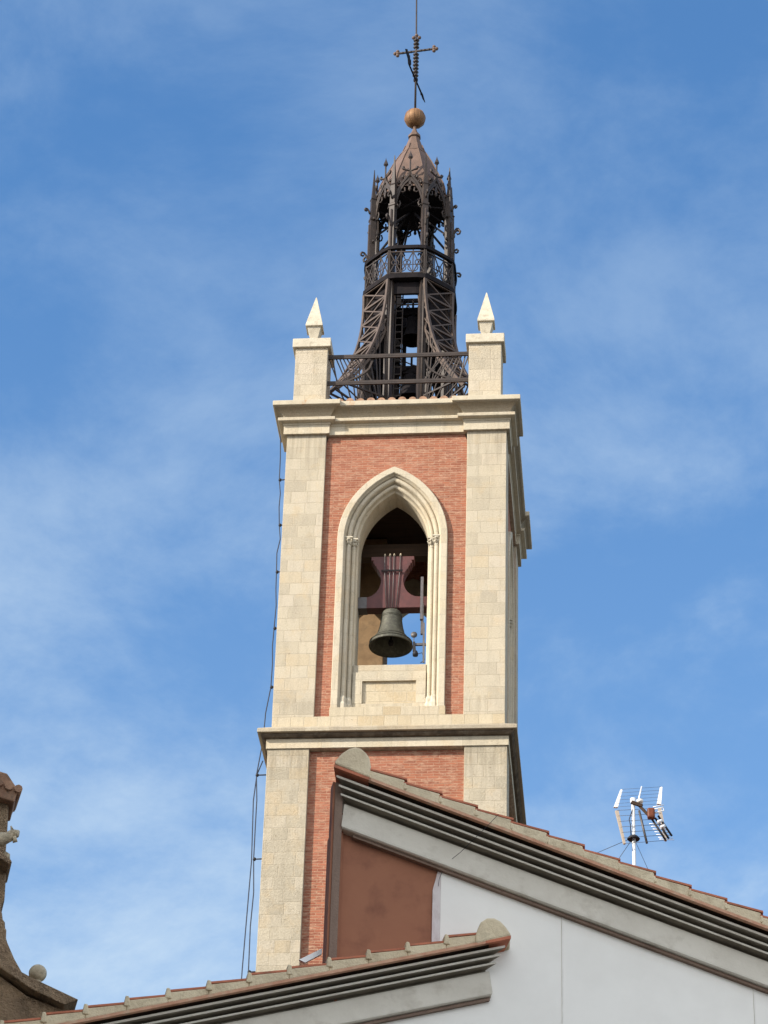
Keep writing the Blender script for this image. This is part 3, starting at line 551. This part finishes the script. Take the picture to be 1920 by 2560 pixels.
# weather vane below the cross: arrow pointing to the viewer, pierced pennant behind
vd = Vector((0.20, 0.98, 0)).normalized()*0.82; H0 = Vector((LX-.01, LY, 15.68))
mb = MB().bar(H0+vd*1.02+Vector((0, 0, 0)), H0-vd*.95, .04, .04).lathe([(0, -.10), (.07, -.05), (.07, .05), (0, .10)], H0, 8)
nv = Vector((vd.y, -vd.x, 0))
def plate(poly, c0):
    a = [c0+vd*u+Vector((0, 0, z)) for u, z in poly]; n = len(a); mb.add([p+nv*.012 for p in a]+[p-nv*.012 for p in a], [tuple(range(n)), tuple(range(2*n-1, n-1, -1))]+[(i, (i+1) % n, (i+1) % n+n, i+n) for i in range(n)])
plate([(.62, .0), (.72, .10), (.70, .04), (.98, .09), (1.32, -.02), (.98, -.09), (.70, -.04), (.74, -.12)], H0)
plate([(-.78, 0.02), (-.66, .18), (-.72, .34), (-.80, .25), (-.86, .42), (-.94, .30), (-1.02, .46), (-1.10, .32), (-1.20, .42), (-1.45, .26), (-1.30, .18), (-1.10, .12), (-1.02, -.06), (-.92, .02)], H0)
mb.build('weather_vane', 'dark_iron', lan)
# curved lattice brackets on the four diagonals
def dcurve(z): return 1.31 + 1.65*max(0.0, (6.95-z)/4.6)**2.3
br0 = []
for q in range(4):
    ang = R(-45+90*q); dv = Vector((math.cos(ang), math.sin(ang), 0)); tv = Vector((-dv.y, dv.x, 0)); zs = [6.95-.3*i for i in range(16)]
    P = lambda s, z, ins=0.0: Vector((LX, LY, z)) + dv*(dcurve(z)-ins) + tv*(s*(.54-.22*max(0, (6.95-z)/4.6)))
    mb = MB()
    for ins in (0.0, 0.32):
        for s in (-1, 1): 
            for a, b in zip(zs[:-1], zs[1:]): mb.bar(P(s, a, ins*(1-(6.95-a)/5.5)), P(s, b, ins*(1-(6.95-b)/5.5)), .085 if ins == 0 else .05, .06, upv=dv)
    for i, (a, b) in enumerate(zip(zs[:-1:2], zs[2::2])):
        mb.bar(P(-1, a), P(1, a), .06, upv=dv).bar(P(-1, a), P(1, b), .04, upv=dv).bar(P(1, a), P(-1, b), .04, upv=dv)
        for s in (-1, 1): mb.bar(P(s, a), P(s, b, .3*(1-(6.95-b)/5.5)), .03, upv=tv).bar(P(s, b), P(s, a, .3*(1-(6.95-a)/5.5)), .03, upv=tv)
    zb = zs[-1]
    o = mb.build('curved_bracket', 'bracket_iron', lan)
    wb = MB(); zz_ = [6.93-.3*i for i in range(9)]
    wb.strips([[P(-.98, z, .16) for z in zz_], [P(.98, z, .16) for z in zz_]]); wb.strips([[P(-.98, z, .19) for z in zz_], [P(.98, z, .19) for z in zz_]])
    sub(wb, 'web_plate', 'dark_iron', o)
    # fan of bars below the bracket, from the octagon post to the bracket's foot
    fn = MB(); 
    for s in (-1, 1):
        base = Vector((LX, LY, 2.0)) + dv*1.35 + tv*(s*.45)
        for j in range(6):
            zz = 5.2-.5*j; fn.bar(base, P(s, zz), .03, upv=tv)
        fn.bar(base, P(s, zb)+Vector((0, 0, -.05)), .05, upv=tv).bar(Vector((LX, LY, 2.85))+dv*1.2+tv*(s*.45), P(s, 2.75), .05, upv=tv)
        fn.bar(base+Vector((0, 0, .4)), base+dv*1.5+Vector((0, 0, -.55)), .05, upv=tv)
    fn.bar(P(-1, 2.6), P(1, 2.6), .05)
    sub(fn, 'fan_lattice', 'iron', o)
# lattice struts in the lower storey between the posts (all faces but the front)
for k in (0, 2, 3, 4, 5, 6):
    if k == 0: continue
    mb = MB(); P = lambda s, z: face_pt(k, 1.16, s, z)
    for i in range(5):
        z0 = 1.9+.75*i; mb.bar(P(-1, z0), P(1, z0+.75), .045).bar(P(1, z0), P(-1, z0+.75), .045).bar(P(-1, z0), P(1, z0), .035)
    mb.build('side_lattice', 'dark_iron', lan)
# spiral stair inside
mb = MB().tube([(LX-.15, LY+.25, 1.4), (LX-.15, LY+.25, 7.0)], .06, 8)
for i in range(26):
    a = i*.52; z_ = 1.7+.2*i; c_ = Vector((LX-.15, LY+.25, z_)); d1 = Vector((math.cos(a), math.sin(a), 0))*.62; d2 = Vector((math.cos(a+.45), math.sin(a+.45), 0))*.62
    mb.add([c_, c_+d1, c_+d2, c_+Vector((0, 0, .03)), c_+d1+Vector((0, 0, .03)), c_+d2+Vector((0, 0, .03))], [(0, 1, 2), (3, 5, 4), (0, 3, 4, 1), (1, 4, 5, 2), (2, 5, 3, 0)])
mb.tube([Vector((LX-.15+.62*math.cos(i*.26), LY+.25+.62*math.sin(i*.26), 2.5+.1*i)) for i in range(44)], .02, 5)
mb.build('spiral_stair', 'dark_iron', lan)
mb = MB()
for s in (0, .20): mb.tube([(2.62+s, 2.62, 1.4), (2.62+s, 2.62, 7.0)], .02, 5)
for i in range(22): mb.bar((2.62, 2.62, 1.6+.25*i), (2.82, 2.62, 1.6+.25*i), .02)
mb.build('ladder', 'iron', lan)
# the clock bells hung inside the lantern
for (z0, rr, hh, lab) in ((6.35, 0.36, 0.85, 'small dark bell hanging high inside the iron lantern under its gallery'), (4.25, 0.50, 0.95, 'larger dark bell hanging low inside the iron lantern behind the rails')):
    b_ = thing('clock_bell', lab, 'bell', (LX+.12, LY-.25, z0), 'bells inside the iron lantern')
    pr = [(0, 0), (.25, -.01), (.42, -.08), (.50, -.25), (.56, -.55), (.66, -.78), (.85, -.92), (1.0, -1.0), (.97, -1.02), (.8, -.9), (.5, -.5), (0, -.2)]
    MB().lathe([(r*rr, z0+z*hh) for r, z in pr], (LX+.12, LY-.25, 0), 24).build('bell_body', 'dark_iron', b_)
    MB().box(LX-.35, LX+.55, LY-.33, LY-.17, z0+.02, z0+.28).bar((LX+.12, LY-.25, z0), (LX+.12, LY-.25, z0+.65), .06).build('hanger', 'dark_iron', b_)

# ------------------------------------------------------------------ lightning cable on the tower's left side
cab = thing('lightning_cable', 'thin dark cable on short brackets down the left edge of the bell tower', 'cable', (-0.25, 1.0, -8))
bz = [(-0.274, -0.755), (-0.206, -2.228), (-0.214, -3.721), (-0.196, -5.481), (-0.196, -7.271), (-0.447, -9.864), (-0.398, -12.259), (-0.371, -15.348)]
pts = [Vector((-0.33, 1.0, 0.75)), Vector((-0.30, 1.0, 0.0))]
for i, (x, z) in enumerate(bz):
    pts.append(Vector((x-.02, 1.0, z)))
    nx = bz[i+1] if i+1 < len(bz) else None
    if nx:
        for t in (.3, .6): pts.append(Vector((x+(nx[0]-x)*t-.02+random.uniform(-.03, .05), 1.0, z+(nx[1]-z)*t)))
pts += [Vector((-.42, 1.0, -20)), Vector((-.42, 1.0, GZ))]
MB().tube(pts, .016, 6).build('cable_run', 'cable', cab)
MB().tube([(-0.45, 1.0, -9.75), (-0.51, 1.0, -10.6), (-0.47, 1.0, -12.3), (-0.55, 1.0, -15.3), (-.60, 1.0, -20)], .016, 6).build('cable_run', 'cable', cab)
MB().tube([(-0.44, 1.0, -9.8), (-0.32, 1.0, -9.45)], .016, 6).build('cable_run', 'cable', cab)
for i, (x, z) in enumerate(bz):
    MB().tube([(x, 1.0, z), (0.02 if i < 5 else -.04, 1.0, z+.01)], .018, 6).lathe([(0, -.055), (.035, -.035), (.045, 0), (.035, .035), (0, .055)], (x, 1.0, z), 10).build('cable_bracket', 'black', cab)

# ------------------------------------------------------------------ the white house in front
HA = R(15); HE = Vector((math.cos(HA), math.sin(HA), 0)); HN = Vector((math.sin(HA), -math.cos(HA), 0)); HP = Vector((8.575, -39.848, 0))
def hl(s, off, z): return HP + HE*s + HN*off + Vector((0, 0, z))
def hx(v): return hl(v[0], -v[1], v[2])            # v = (along, back, up)
def hk(v): return hl(v[0]+max(0.0, v[1]+0.36)*0.24, -v[1], v[2])   # party walls run back at an angle
house = thing('white_house', 'white and brown walled house with grey stepped cornices and tiled roof edges', 'house', hl(1, -3, GZ))
SA, SB = -0.2903, 0.313
zA = lambda s: -31.637 + SA*(s+2.311); zB = lambda s: -33.249 + SB*(s+0.557)
S1 = 7.0
wl = MB(); wl.prism([(-1.18, GZ), (S1, GZ), (S1, zA(S1)-.45), (-1.18, zA(-1.18)-.45)], -.12, 0.55, hx)
wl.prism([(-9.0, GZ), (-1.18, GZ), (-1.18, zB(-1.18)-.35), (-9.0, zB(-9)-.35)], -.12, 0.5, hx).build('white_wall', 'white', house)
MB().prism([(-1.262, GZ+8), (-1.176, GZ+8), (-1.176, -32.345), (-1.185, -32.36), (-1.205, -32.47), (-1.235, -32.60), (-1.258, -32.70)], -.116, -0.095, hx).build('wall_margin', 'margin', house)
for s in (0.01, 1.893):
    MB().box(s-.004, s+.011, -.126, -.12, GZ+.5, zA(s)-.42, hx).build('wall_joint', 'plastic_w', house)
    MB().box(s-.008, s-.0045, -.122, -.12, GZ+.5, zA(s)-.42, hx).build('wall_joint', 'render_grey', house)
MB().prism([(-2.20, GZ), (-1.175, GZ), (-1.175, zA(-1.175)-.3), (-2.20, zA(-2.2)-.3)], -.10, 0.56, hx).build('brown_wall', 'brown', house)
MB().prism([(-2.20, GZ), (S1, GZ), (S1, zA(S1)-.1), (-2.20, zA(-2.2)-.1)], 0.91, 9.0, hk).build('house_body', 'plaster', house)
MB().box(-2.250, -2.175, -.19, .0, zB(-2.2)-.01, zA(-2.2)-.03, hx).build('corner_board', 'gutter', house)
MB().box(-2.272, -2.2505, -.17, -.02, zB(-2.2)-.01, zA(-2.25)-.03, hx).box(-2.1745, -2.150, -.14, -.101, GZ, zA(-2.1)-.3, hx).build('corner_edge', 'brown', house)
# stepped cornice: profile in (projection, drop from the tile bed), swept along the rake
PF = [(0.0, -.021), (.24, -.021), (.24, -.050), (.355, -.052), (.358, -.078), (.355, -.080), (.20, -.082), (.20, -.111), (.302, -.113), (.305, -.137), (.302, -.139), (.15, -.141), (.15, -.170), (.252, -.172), (.255, -.194), (.252, -.196), (.13, -.198), (.13, -.228), (.175, -.230), (.212, -.478), (.212, -.500), (.195, -.512), (.0, -.512)]
def rake(zf, s0, s1, mitre0, mitre1, y_back=0.0, drop=1.0):
    """cornice whose ends return by mitre (projection-proportional) to keep the stepped silhouette"""
    a, b = [], []
    for p, dz in PF:
        k0 = s0 + mitre0*(.42-p) if p > 0.01 else s0+mitre0*.16; k1 = s1 - mitre1*(.42-p) if p > 0.01 else s1-mitre1*.16
        a.append(hl(k0, p if p > 0.01 else y_back, zf(k0)+dz*drop)); b.append(hl(k1, p if p > .01 else y_back, zf(k1)+dz*drop))
    return MB().rings([a, b], closed_ends=True)
def grime_shade(o):  # paints shade onto the slot faces of the cornice
    o.data.materials.append(MT['groove_shade'])
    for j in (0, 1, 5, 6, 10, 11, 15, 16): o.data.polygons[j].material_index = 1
grime_shade(rake(zA, -2.31, S1, 0.62, 0, 0.0).build('upper_cornice', 'render_grey', house, bevel=0.004))
grime_shade(rake(zB, -9.0, -0.557, 0, 0.62, -0.02, 0.92).build('lower_cornice', 'render_grey', house, bevel=0.004))
MB().prism([(-2.06, zA(-2.06)-.545), (S1, zA(S1)-.545), (S1, zA(S1)-.5155), (-2.06, zA(-2.06)-.5155)], -.165, .0, hx).build('cornice_fillet', 'gutter', house)
MB().prism([(-9, zB(-9)-.505), (-.70, zB(-.70)-.505), (-.70, zB(-.70)-.476), (-9, zB(-9)-.476)], -.165, .0, hx).build('cornice_fillet', 'gutter', house)
def verge(zf, s0, s1, step, down_right, nm, deep):
    lipm, mo, ti = MB(), MB(), MB(); s = s0; up_ = SA if down_right else SB
    lipm.prism([(s0, zf(s0)-.020), (s1, zf(s1)-.020), (s1, zf(s1)+.008), (s0, zf(s0)+.008)], -.425, -.375, hk)
    MB().prism([(s0, zf(s0)-.0205), (s1, zf(s1)-.0205), (s1, zf(s1)+.0075), (s0, zf(s0)+.0075)], -.3745, deep, hk).build(nm+'_tile_bed', 'wood', house)  # dark timber colour stands in for the shade under the tiles
    i = 0
    while s < s1-.02:
        e = min(s+step, s1); j = random.uniform(-.008, .008)
        if down_right: hi_, lo_ = .092+j, .128+j     # each tile sits on the next one down: a step at its lower end
        else: hi_, lo_ = .118+j, .082+j
        f0, f1 = random.uniform(-.006, .006), random.uniform(-.006, .006)
        mo.prism([(s, zf(s)+.008), (e, zf(e)+.008), (e, zf(e)+lo_), (s, zf(s)+hi_)], -.415+f0, -.20, hx)
        k = .010
        ti.prism([(s-k, zf(s)+hi_+.001), (e+k*2, zf(e)+lo_+.001), (e+k*2, zf(e)+lo_+.021), (s-k, zf(s)+hi_+.021)], -.418+abs(f1), deep, hk)
        if not down_right:                             # bright pointed dabs of mortar at the joints
            mo.prism([(s-.03, zf(s)+.05), (s+.035, zf(s)+.05), (s+.015, zf(s)+.15), (s-.018, zf(s)+.155)], -.428, -.25, hx)
        else:
            mo.prism([(e-.02, zf(e)+.03), (e+.03, zf(e)+.03), (e+.012, zf(e)+.10), (e-.012, zf(e)+.10)], -.420, -.25, hx)
        s = e; i += 1
    mo.build(nm+'_verge_mortar', 'mortar', house, bevel=0.012); ti.build(nm+'_roof_tiles', 'terracotta', house); lipm.build(nm+'_tile_lip', 'lip', house)
verge(zA, -1.96, S1, .352, True, 'upper', 9.0)
verge(zB, -8.9, -0.76, .368, False, 'lower', -0.01)
# rounded end caps of the ridges
def endcap(poly, nm):
    o = MB().prism(poly, -.432, -.10, hk).build(nm, 'mortar', house, bevel=0.02)
endcap([(-2.305, -31.625), (-1.955, -31.735), (-1.95, -31.60), (-1.965, -31.52), (-2.00, -31.465), (-2.05, -31.425), (-2.105, -31.415), (-2.17, -31.44), (-2.24, -31.50), (-2.30, -31.59)], 'ridge_end')
endcap([(-.90, -33.36), (-.558, -33.245), (-.565, -33.215), (-.61, -33.15), (-.66, -33.10), (-.72, -33.075), (-.79, -33.082), (-.85, -33.13), (-.875, -33.19), (-.90, -33.27)], 'ridge_end')
MB().prism([(-2.31, zA(-2.31)-.02), (-1.94, zA(-1.94)-.02), (-1.94, zA(-1.94)+.01), (-2.31, zA(-2.31)+.01)], -.425, 9.0, hk).prism([(-2.28, zA(-2.3)+.011), (-1.95, zA(-1.95)+.011), (-2.0, -31.50), (-2.1, -31.44), (-2.2, -31.49)], -.04, 9.0, hk).build('ridge_tiles', 'terracotta', house)
MB().prism([(-.80, zB(-.8)-.02), (-.557, zB(-.557)-.02), (-.557, zB(-.557)+.012), (-.80, zB(-.8)+.012)], -.427, -.01, hx).build('ridge_lip', 'terracotta', house)
# flashing strip against the tower side, lower left of the corner board
MB().prism([(-2.489, -33.46), (-2.275, -33.322), (-2.275, -33.38), (-2.43, -33.483)][::-1], .1, .13, hx).build('flashing', 'alu', house)
MB().prism([(-9.0, zB(-9)-.05), (-2.3, zB(-2.3)-.05), (-2.3, zB(-2.3)+.05), (-9.0, zB(-9)+.05)], .0, 3.0, hx).build('lower_roof_slope', 'terracotta', house)
# bent wire stay clipped under the upper cornice
MB().tube([hl(-1.21, .14, -32.67), hl(-1.205, .16, -32.60), hl(-1.16, .15, -32.47), hl(-1.12, .16, -32.41), hl(-1.03, .28, -32.36), hl(-.80, .44, -32.13), hl(-.69, .44, -31.99)], .0025, 6).lathe([(0, -.02), (.014, -.01), (.014, .01), (0, .02)], hl(-1.21, .02, -32.67), 8).build('wire_stay', 'black', house)

# ------------------------------------------------------------------ television antenna on the house roof
ant = thing('tv_antenna', 'television antenna with white edged grids and orange box on a pale mast above the roof', 'antenna', hl(1.43, -2.5, -31.9))
AP = lambda s, z, o=0.0: hl(1.43+s, -2.5+o, z)
MB().tube([AP(0, -32.3), AP(.003, -30.125)], .021, 10).lathe([(0, .02), (.032, .01), (.03, -.05)], AP(0.003, -30.12), 10).build('mast', 'alu', ant)
MB().lathe([(.028, .025), (.045, .018), (.072, -.012), (.066, -.024), (.028, -.012)], AP(0, -30.585), 10).build('stay_collar', 'black', ant)
for s0, z0, s1, z1 in ((-.20, -30.02, -.11, -29.87), (.42, -29.78, .34, -29.95)): pass
def strip(s0, z0, s1, z1, w0, w1, mat, o0, o1):
    a, b = AP(s0, z0, o0), AP(s1, z1, o1); x = HE
    m = MB(); m.add([a-x*w0/2, a+x*w0/2, b+x*w1/2, b-x*w1/2, a-x*w0/2-HN*.03, a+x*w0/2-HN*.03, b+x*w1/2-HN*.03, b-x*w1/2-HN*.03], [(0, 1, 2, 3), (7, 6, 5, 4), (0, 4, 5, 1), (1, 5, 6, 2), (2, 6, 7, 3), (3, 7, 4, 0)])
    return m.build('grid_edge', mat, ant)
import mathutils
strip(-.19, -30.235, -.110, -29.985, .045, .022, 'plastic_w', .0, -.05)
strip(.298, -30.14, .342, -29.90, .045, .022, 'plastic_w', .0, -.05)
strip(-.178, -30.275, -.112, -30.69, .035, .022, 'tan', .0, .05)
strip(.305, -30.19, .350, -30.60, .035, .022, 'tan', .0, .05)
mb = MB()
for i in range(6):
    t = i/5; mb.tube([AP(-.19+.08*t, -30.235+.25*t, -.05*t), AP(.298+.044*t, -30.14+.24*t, -.05*t)], .0016, 4)
for i in range(7):
    t = i/6; mb.tube([AP(-.178+.066*t, -30.275-.415*t, .05*t), AP(.305+.045*t, -30.19-.41*t, .05*t)], .0026, 4)
mb.build('grid_wire', 'steel', ant)
MB().tube([AP(.06, -30.15), AP(.115, -29.93, -.04)], .009, 6).build('grid_spine', 'alu', ant)
MB().tube([AP(.07, -30.25), AP(.135, -30.66, .05)], .014, 6).build('grid_spine', 'steel', ant)
# boom towards the viewer's right with directors
MB().bar(AP(-.02, -30.165, .02), AP(.09, -30.22, .06), .03, .035).bar(AP(.06, -30.19, .02), AP(.14, -30.34, .10), .035, .03).build('clamp', 'wood', ant)
MB().lathe([(0, -.025), (.035, -.015), (.037, .015), (0, .03)], AP(.073, -30.15, .03), 10).build('white_cap', 'plastic_w', ant)
bo = MB().box(-.042, .042, -.04, .04, -.062, .062); bo.v = [tuple(AP(.165, -30.345, .14)+Vector(v)) for v in bo.v]; bo.build('amplifier_box', 'orange', ant, bevel=.02)
mb = MB()
for ds, dz in ((.0, .0), (.035, .02), (.07, .05)):
    mb.tube([AP(.18+ds, -30.40+dz, .12), AP(.315+ds*1.0, -30.655+dz*1.2, .16)], .012, 6)
mb.build('director_boom', 'black', ant)
mb = MB()
for t in (.15, .3, .45, .6, .75, .9, 1.0):
    c = AP(.20+.12*t, -30.42-.22*t, .13+.03*t); mb.tube([c-HE*.07-HN*0.02, c+HE*.09+HN*.0], .0045, 4)
for t in (.2, .5): mb.tube([AP(.20+.1*t, -30.43-.2*t, .2), AP(.25+.1*t, -30.40-.2*t, .2)], .018, 6)
mb.build('director_rod', 'alu', ant)
mb = MB().tube([AP(.19, -30.29, .14), AP(.30, -30.25, .14), AP(.31, -30.29, .14), AP(.20, -30.33, .14)], .007, 5).tube([AP(.19, -30.26, .14), AP(.31, -30.22, .14)], .006, 5)
mb.build('dipole', 'alu', ant)
for a in ((-.46, -31.30, -.3), (.45, -31.42, -.2), (-1.0, -30.93, -.6)):
    MB().tube([AP(0, -30.58), AP(a[0], a[1], a[2])], .0035, 4).build('guy_wire', 'steel', ant)
MB().tube([AP(.01, -30.2, .01), AP(-.05, -30.38, .02), AP(-.035, -30.45, .02), AP(-.03, -30.56, .01)], .006, 5).build('cord', 'cable', ant)

# ------------------------------------------------------------------ old church corner at the left edge
ca = YAW; ce = Vector((math.cos(ca), -math.sin(ca), 0)); cf = Vector((math.sin(-0.29), math.cos(-0.29), 0)); C0 = Vector((1.872, -34.719, -.015))
church = thing('old_church', 'brown stone church corner with tiled eave, gargoyle and curved buttress at the left edge', 'church', C0+Vector((-3, 2, GZ)))
def cx_(v): return C0 + ce*v[0] + cf*v[1] + Vector((0, 0, v[2]))
wp = [(-7, GZ), (-.0, GZ), (.10, -31.75), (.08, -31.0), (.0, -30.75), (-.01, -30.62), (-.035, -30.58), (-.03, -30.50), (-.075, -30.42), (-.085, -30.28), (-.12, -30.25), (-.125, -30.16), (-.055, -30.13), (-.055, -30.10), (-.085, -29.72), (-.11, -29.55), (-.095, -29.1), (-.075, -28.86), (-7, -26.9)]
wp = [(-7, GZ), (.3, GZ), (.9, -31.62), (.56, -31.30), (.345, -31.09), (.20, -30.86), (.10, -30.66), (.078, -30.60), (.072, -30.50), (.055, -30.47), (.045, -30.40), (.015, -30.36), (.0, -30.28), (-.018, -30.26), (-.02, -30.15), (.012, -30.14), (.012, -30.08), (.0, -29.80), (-.03, -29.55), (-.045, -29.1), (-.06, -28.86), (-7, -26.95)]
mb = MB().prism(wp, 0, 1.6, cx_); mb.build('buttress_wall', 'old_stone', church, bevel=.02)
for i in range(1): pass
ev = MB(); ev.prism([(.015, -28.78), (.035, -28.71), (-.03, -28.63), (-.12, -28.50), (-7, -26.5), (-7, -26.78), (-.06, -28.865), (.0, -28.88)], -.12, .45, cx_).build('tiled_eave', 'old_tile', church, bevel=.02)
tl_ = MB()
for i in range(40):
    s = .03-.115*i; z = -28.72+(.03-s)*.318; tl_.tube([cx_((s, -.16, z)), cx_((s-.02, .5, z+.05))], [.05+.008*math.sin(i*2.3)]*2, 8)
tl_.build('eave_tiles', 'old_tile', church)
ga = MB(); ga.tube([cx_((-.6, -.2, -29.50)), cx_((-.25, -.22, -29.46)), cx_((-.1, -.24, -29.44)), cx_((-.04, -.25, -29.42)), cx_((.02, -.26, -29.385)), cx_((.05, -.27, -29.39)), cx_((.06, -.27, -29.42))], [.11, .10, .085, .065, .07, .065, .03], 10)
ga.tube([cx_((.0, -.29, -29.34)), cx_((-.02, -.29, -29.29))], [.02, .01], 6).tube([cx_((.03, -.29, -29.43)), cx_((.055, -.29, -29.485)), cx_((.02, -.29, -29.49))], [.03, .025, .02], 6)
ga.build('gargoyle', 'pale_old', church)
lg = MB().prism([(.04, -29.755), (.02, -29.72), (-.10, -29.62), (-7, -27.8), (-7, -27.9), (-.08, -29.72), (.0, -29.775)], -.28, 0.3, cx_).build('ledge', 'old_stone', church, bevel=.01)
MB().tube([cx_((-.02, -.14, -29.70)), cx_((-.035, -.14, -29.60)), cx_((-.06, -.14, -29.56))], [.045, .05, .02], 8).build('ledge_knob', 'pale_old', church)
MB().prism([(-7, -28.6), (-.05, -31.0), (.42, -31.245), (.96, -31.49), (.80, -31.56), (.40, -31.375), (-.05, -31.08), (-7, -28.7)], -.35, 0.5, cx_).build('sloping_coping', 'old_stone', church, bevel=.012)
MB().prism([(-7, GZ), (.35, GZ), (.86, -31.60), (.38, -31.42), (-.05, -31.12), (-7, -28.75)], -.22, 0.5, cx_).build('gable_wall', 'old_stone', church)
MB().lathe([(0.0, -.105)] + [(.105*math.sin(math.pi*i/14), -.105*math.cos(math.pi*i/14)) for i in range(1, 14)] + [(0, .105)], cx_((.475, -.18, -31.115)), 20).lathe([(.05, -.16), (.05, -.08)], cx_((.475, -.18, -31.115)), 10).build('stone_ball', 'pale_old', church)
MB().prism([(-.6, -31.2), (-.13, -31.42), (.02, -31.48), (.04, -31.52), (.0, -31.58), (.0, GZ), (-.6, GZ)], -.6, -.24, cx_).build('near_pier', 'pale_old', church, bevel=.02)

# ------------------------------------------------------------------ tall unseen house out of frame to the left, added to shade the low roofs
th = thing('added_shade_house', 'unseen tall cream plastered house added left of the viewer to shade the low roofs', 'house', (-5.5, -50.5, GZ))
ta = R(-55); te = Vector((math.cos(ta), math.sin(ta), 0)); tn = Vector((-te.y, te.x, 0)); T0 = Vector((-2.7, -47.4, 0))
def tx(v): return T0 + te*v[0] + tn*v[1] + Vector((0, 0, v[2]))
for a_, b_, TZ in ((-15, -3.5, -20.0), (-3.499, 9, -22.7)):
    MB().box(a_, b_, -8, 0, GZ, TZ, tx).build('wall', 'plaster', th)
    MB().prism([(.6, TZ), (-4, TZ+1.6), (-8.6, TZ), (-8.6, TZ-.15), (.6, TZ-.15)], a_-.3, b_+.3, lambda v: tx(Vector((v.x, v.y, v.z))), axis='x').build('roof', 'terracotta', th)
for i in range(6):
    for j in range(6):
        s = -10.5+3.3*i; z = GZ+3+3.2*j
        fr_ = MB().box(s-.65, s+.65, .0, .06, z, z+1.9, tx).build('window', 'wood', th)
        sub(MB().box(s-.55, s+.55, .06, .075, z+.1, z+1.8, tx), 'pane', 'glass', fr_)
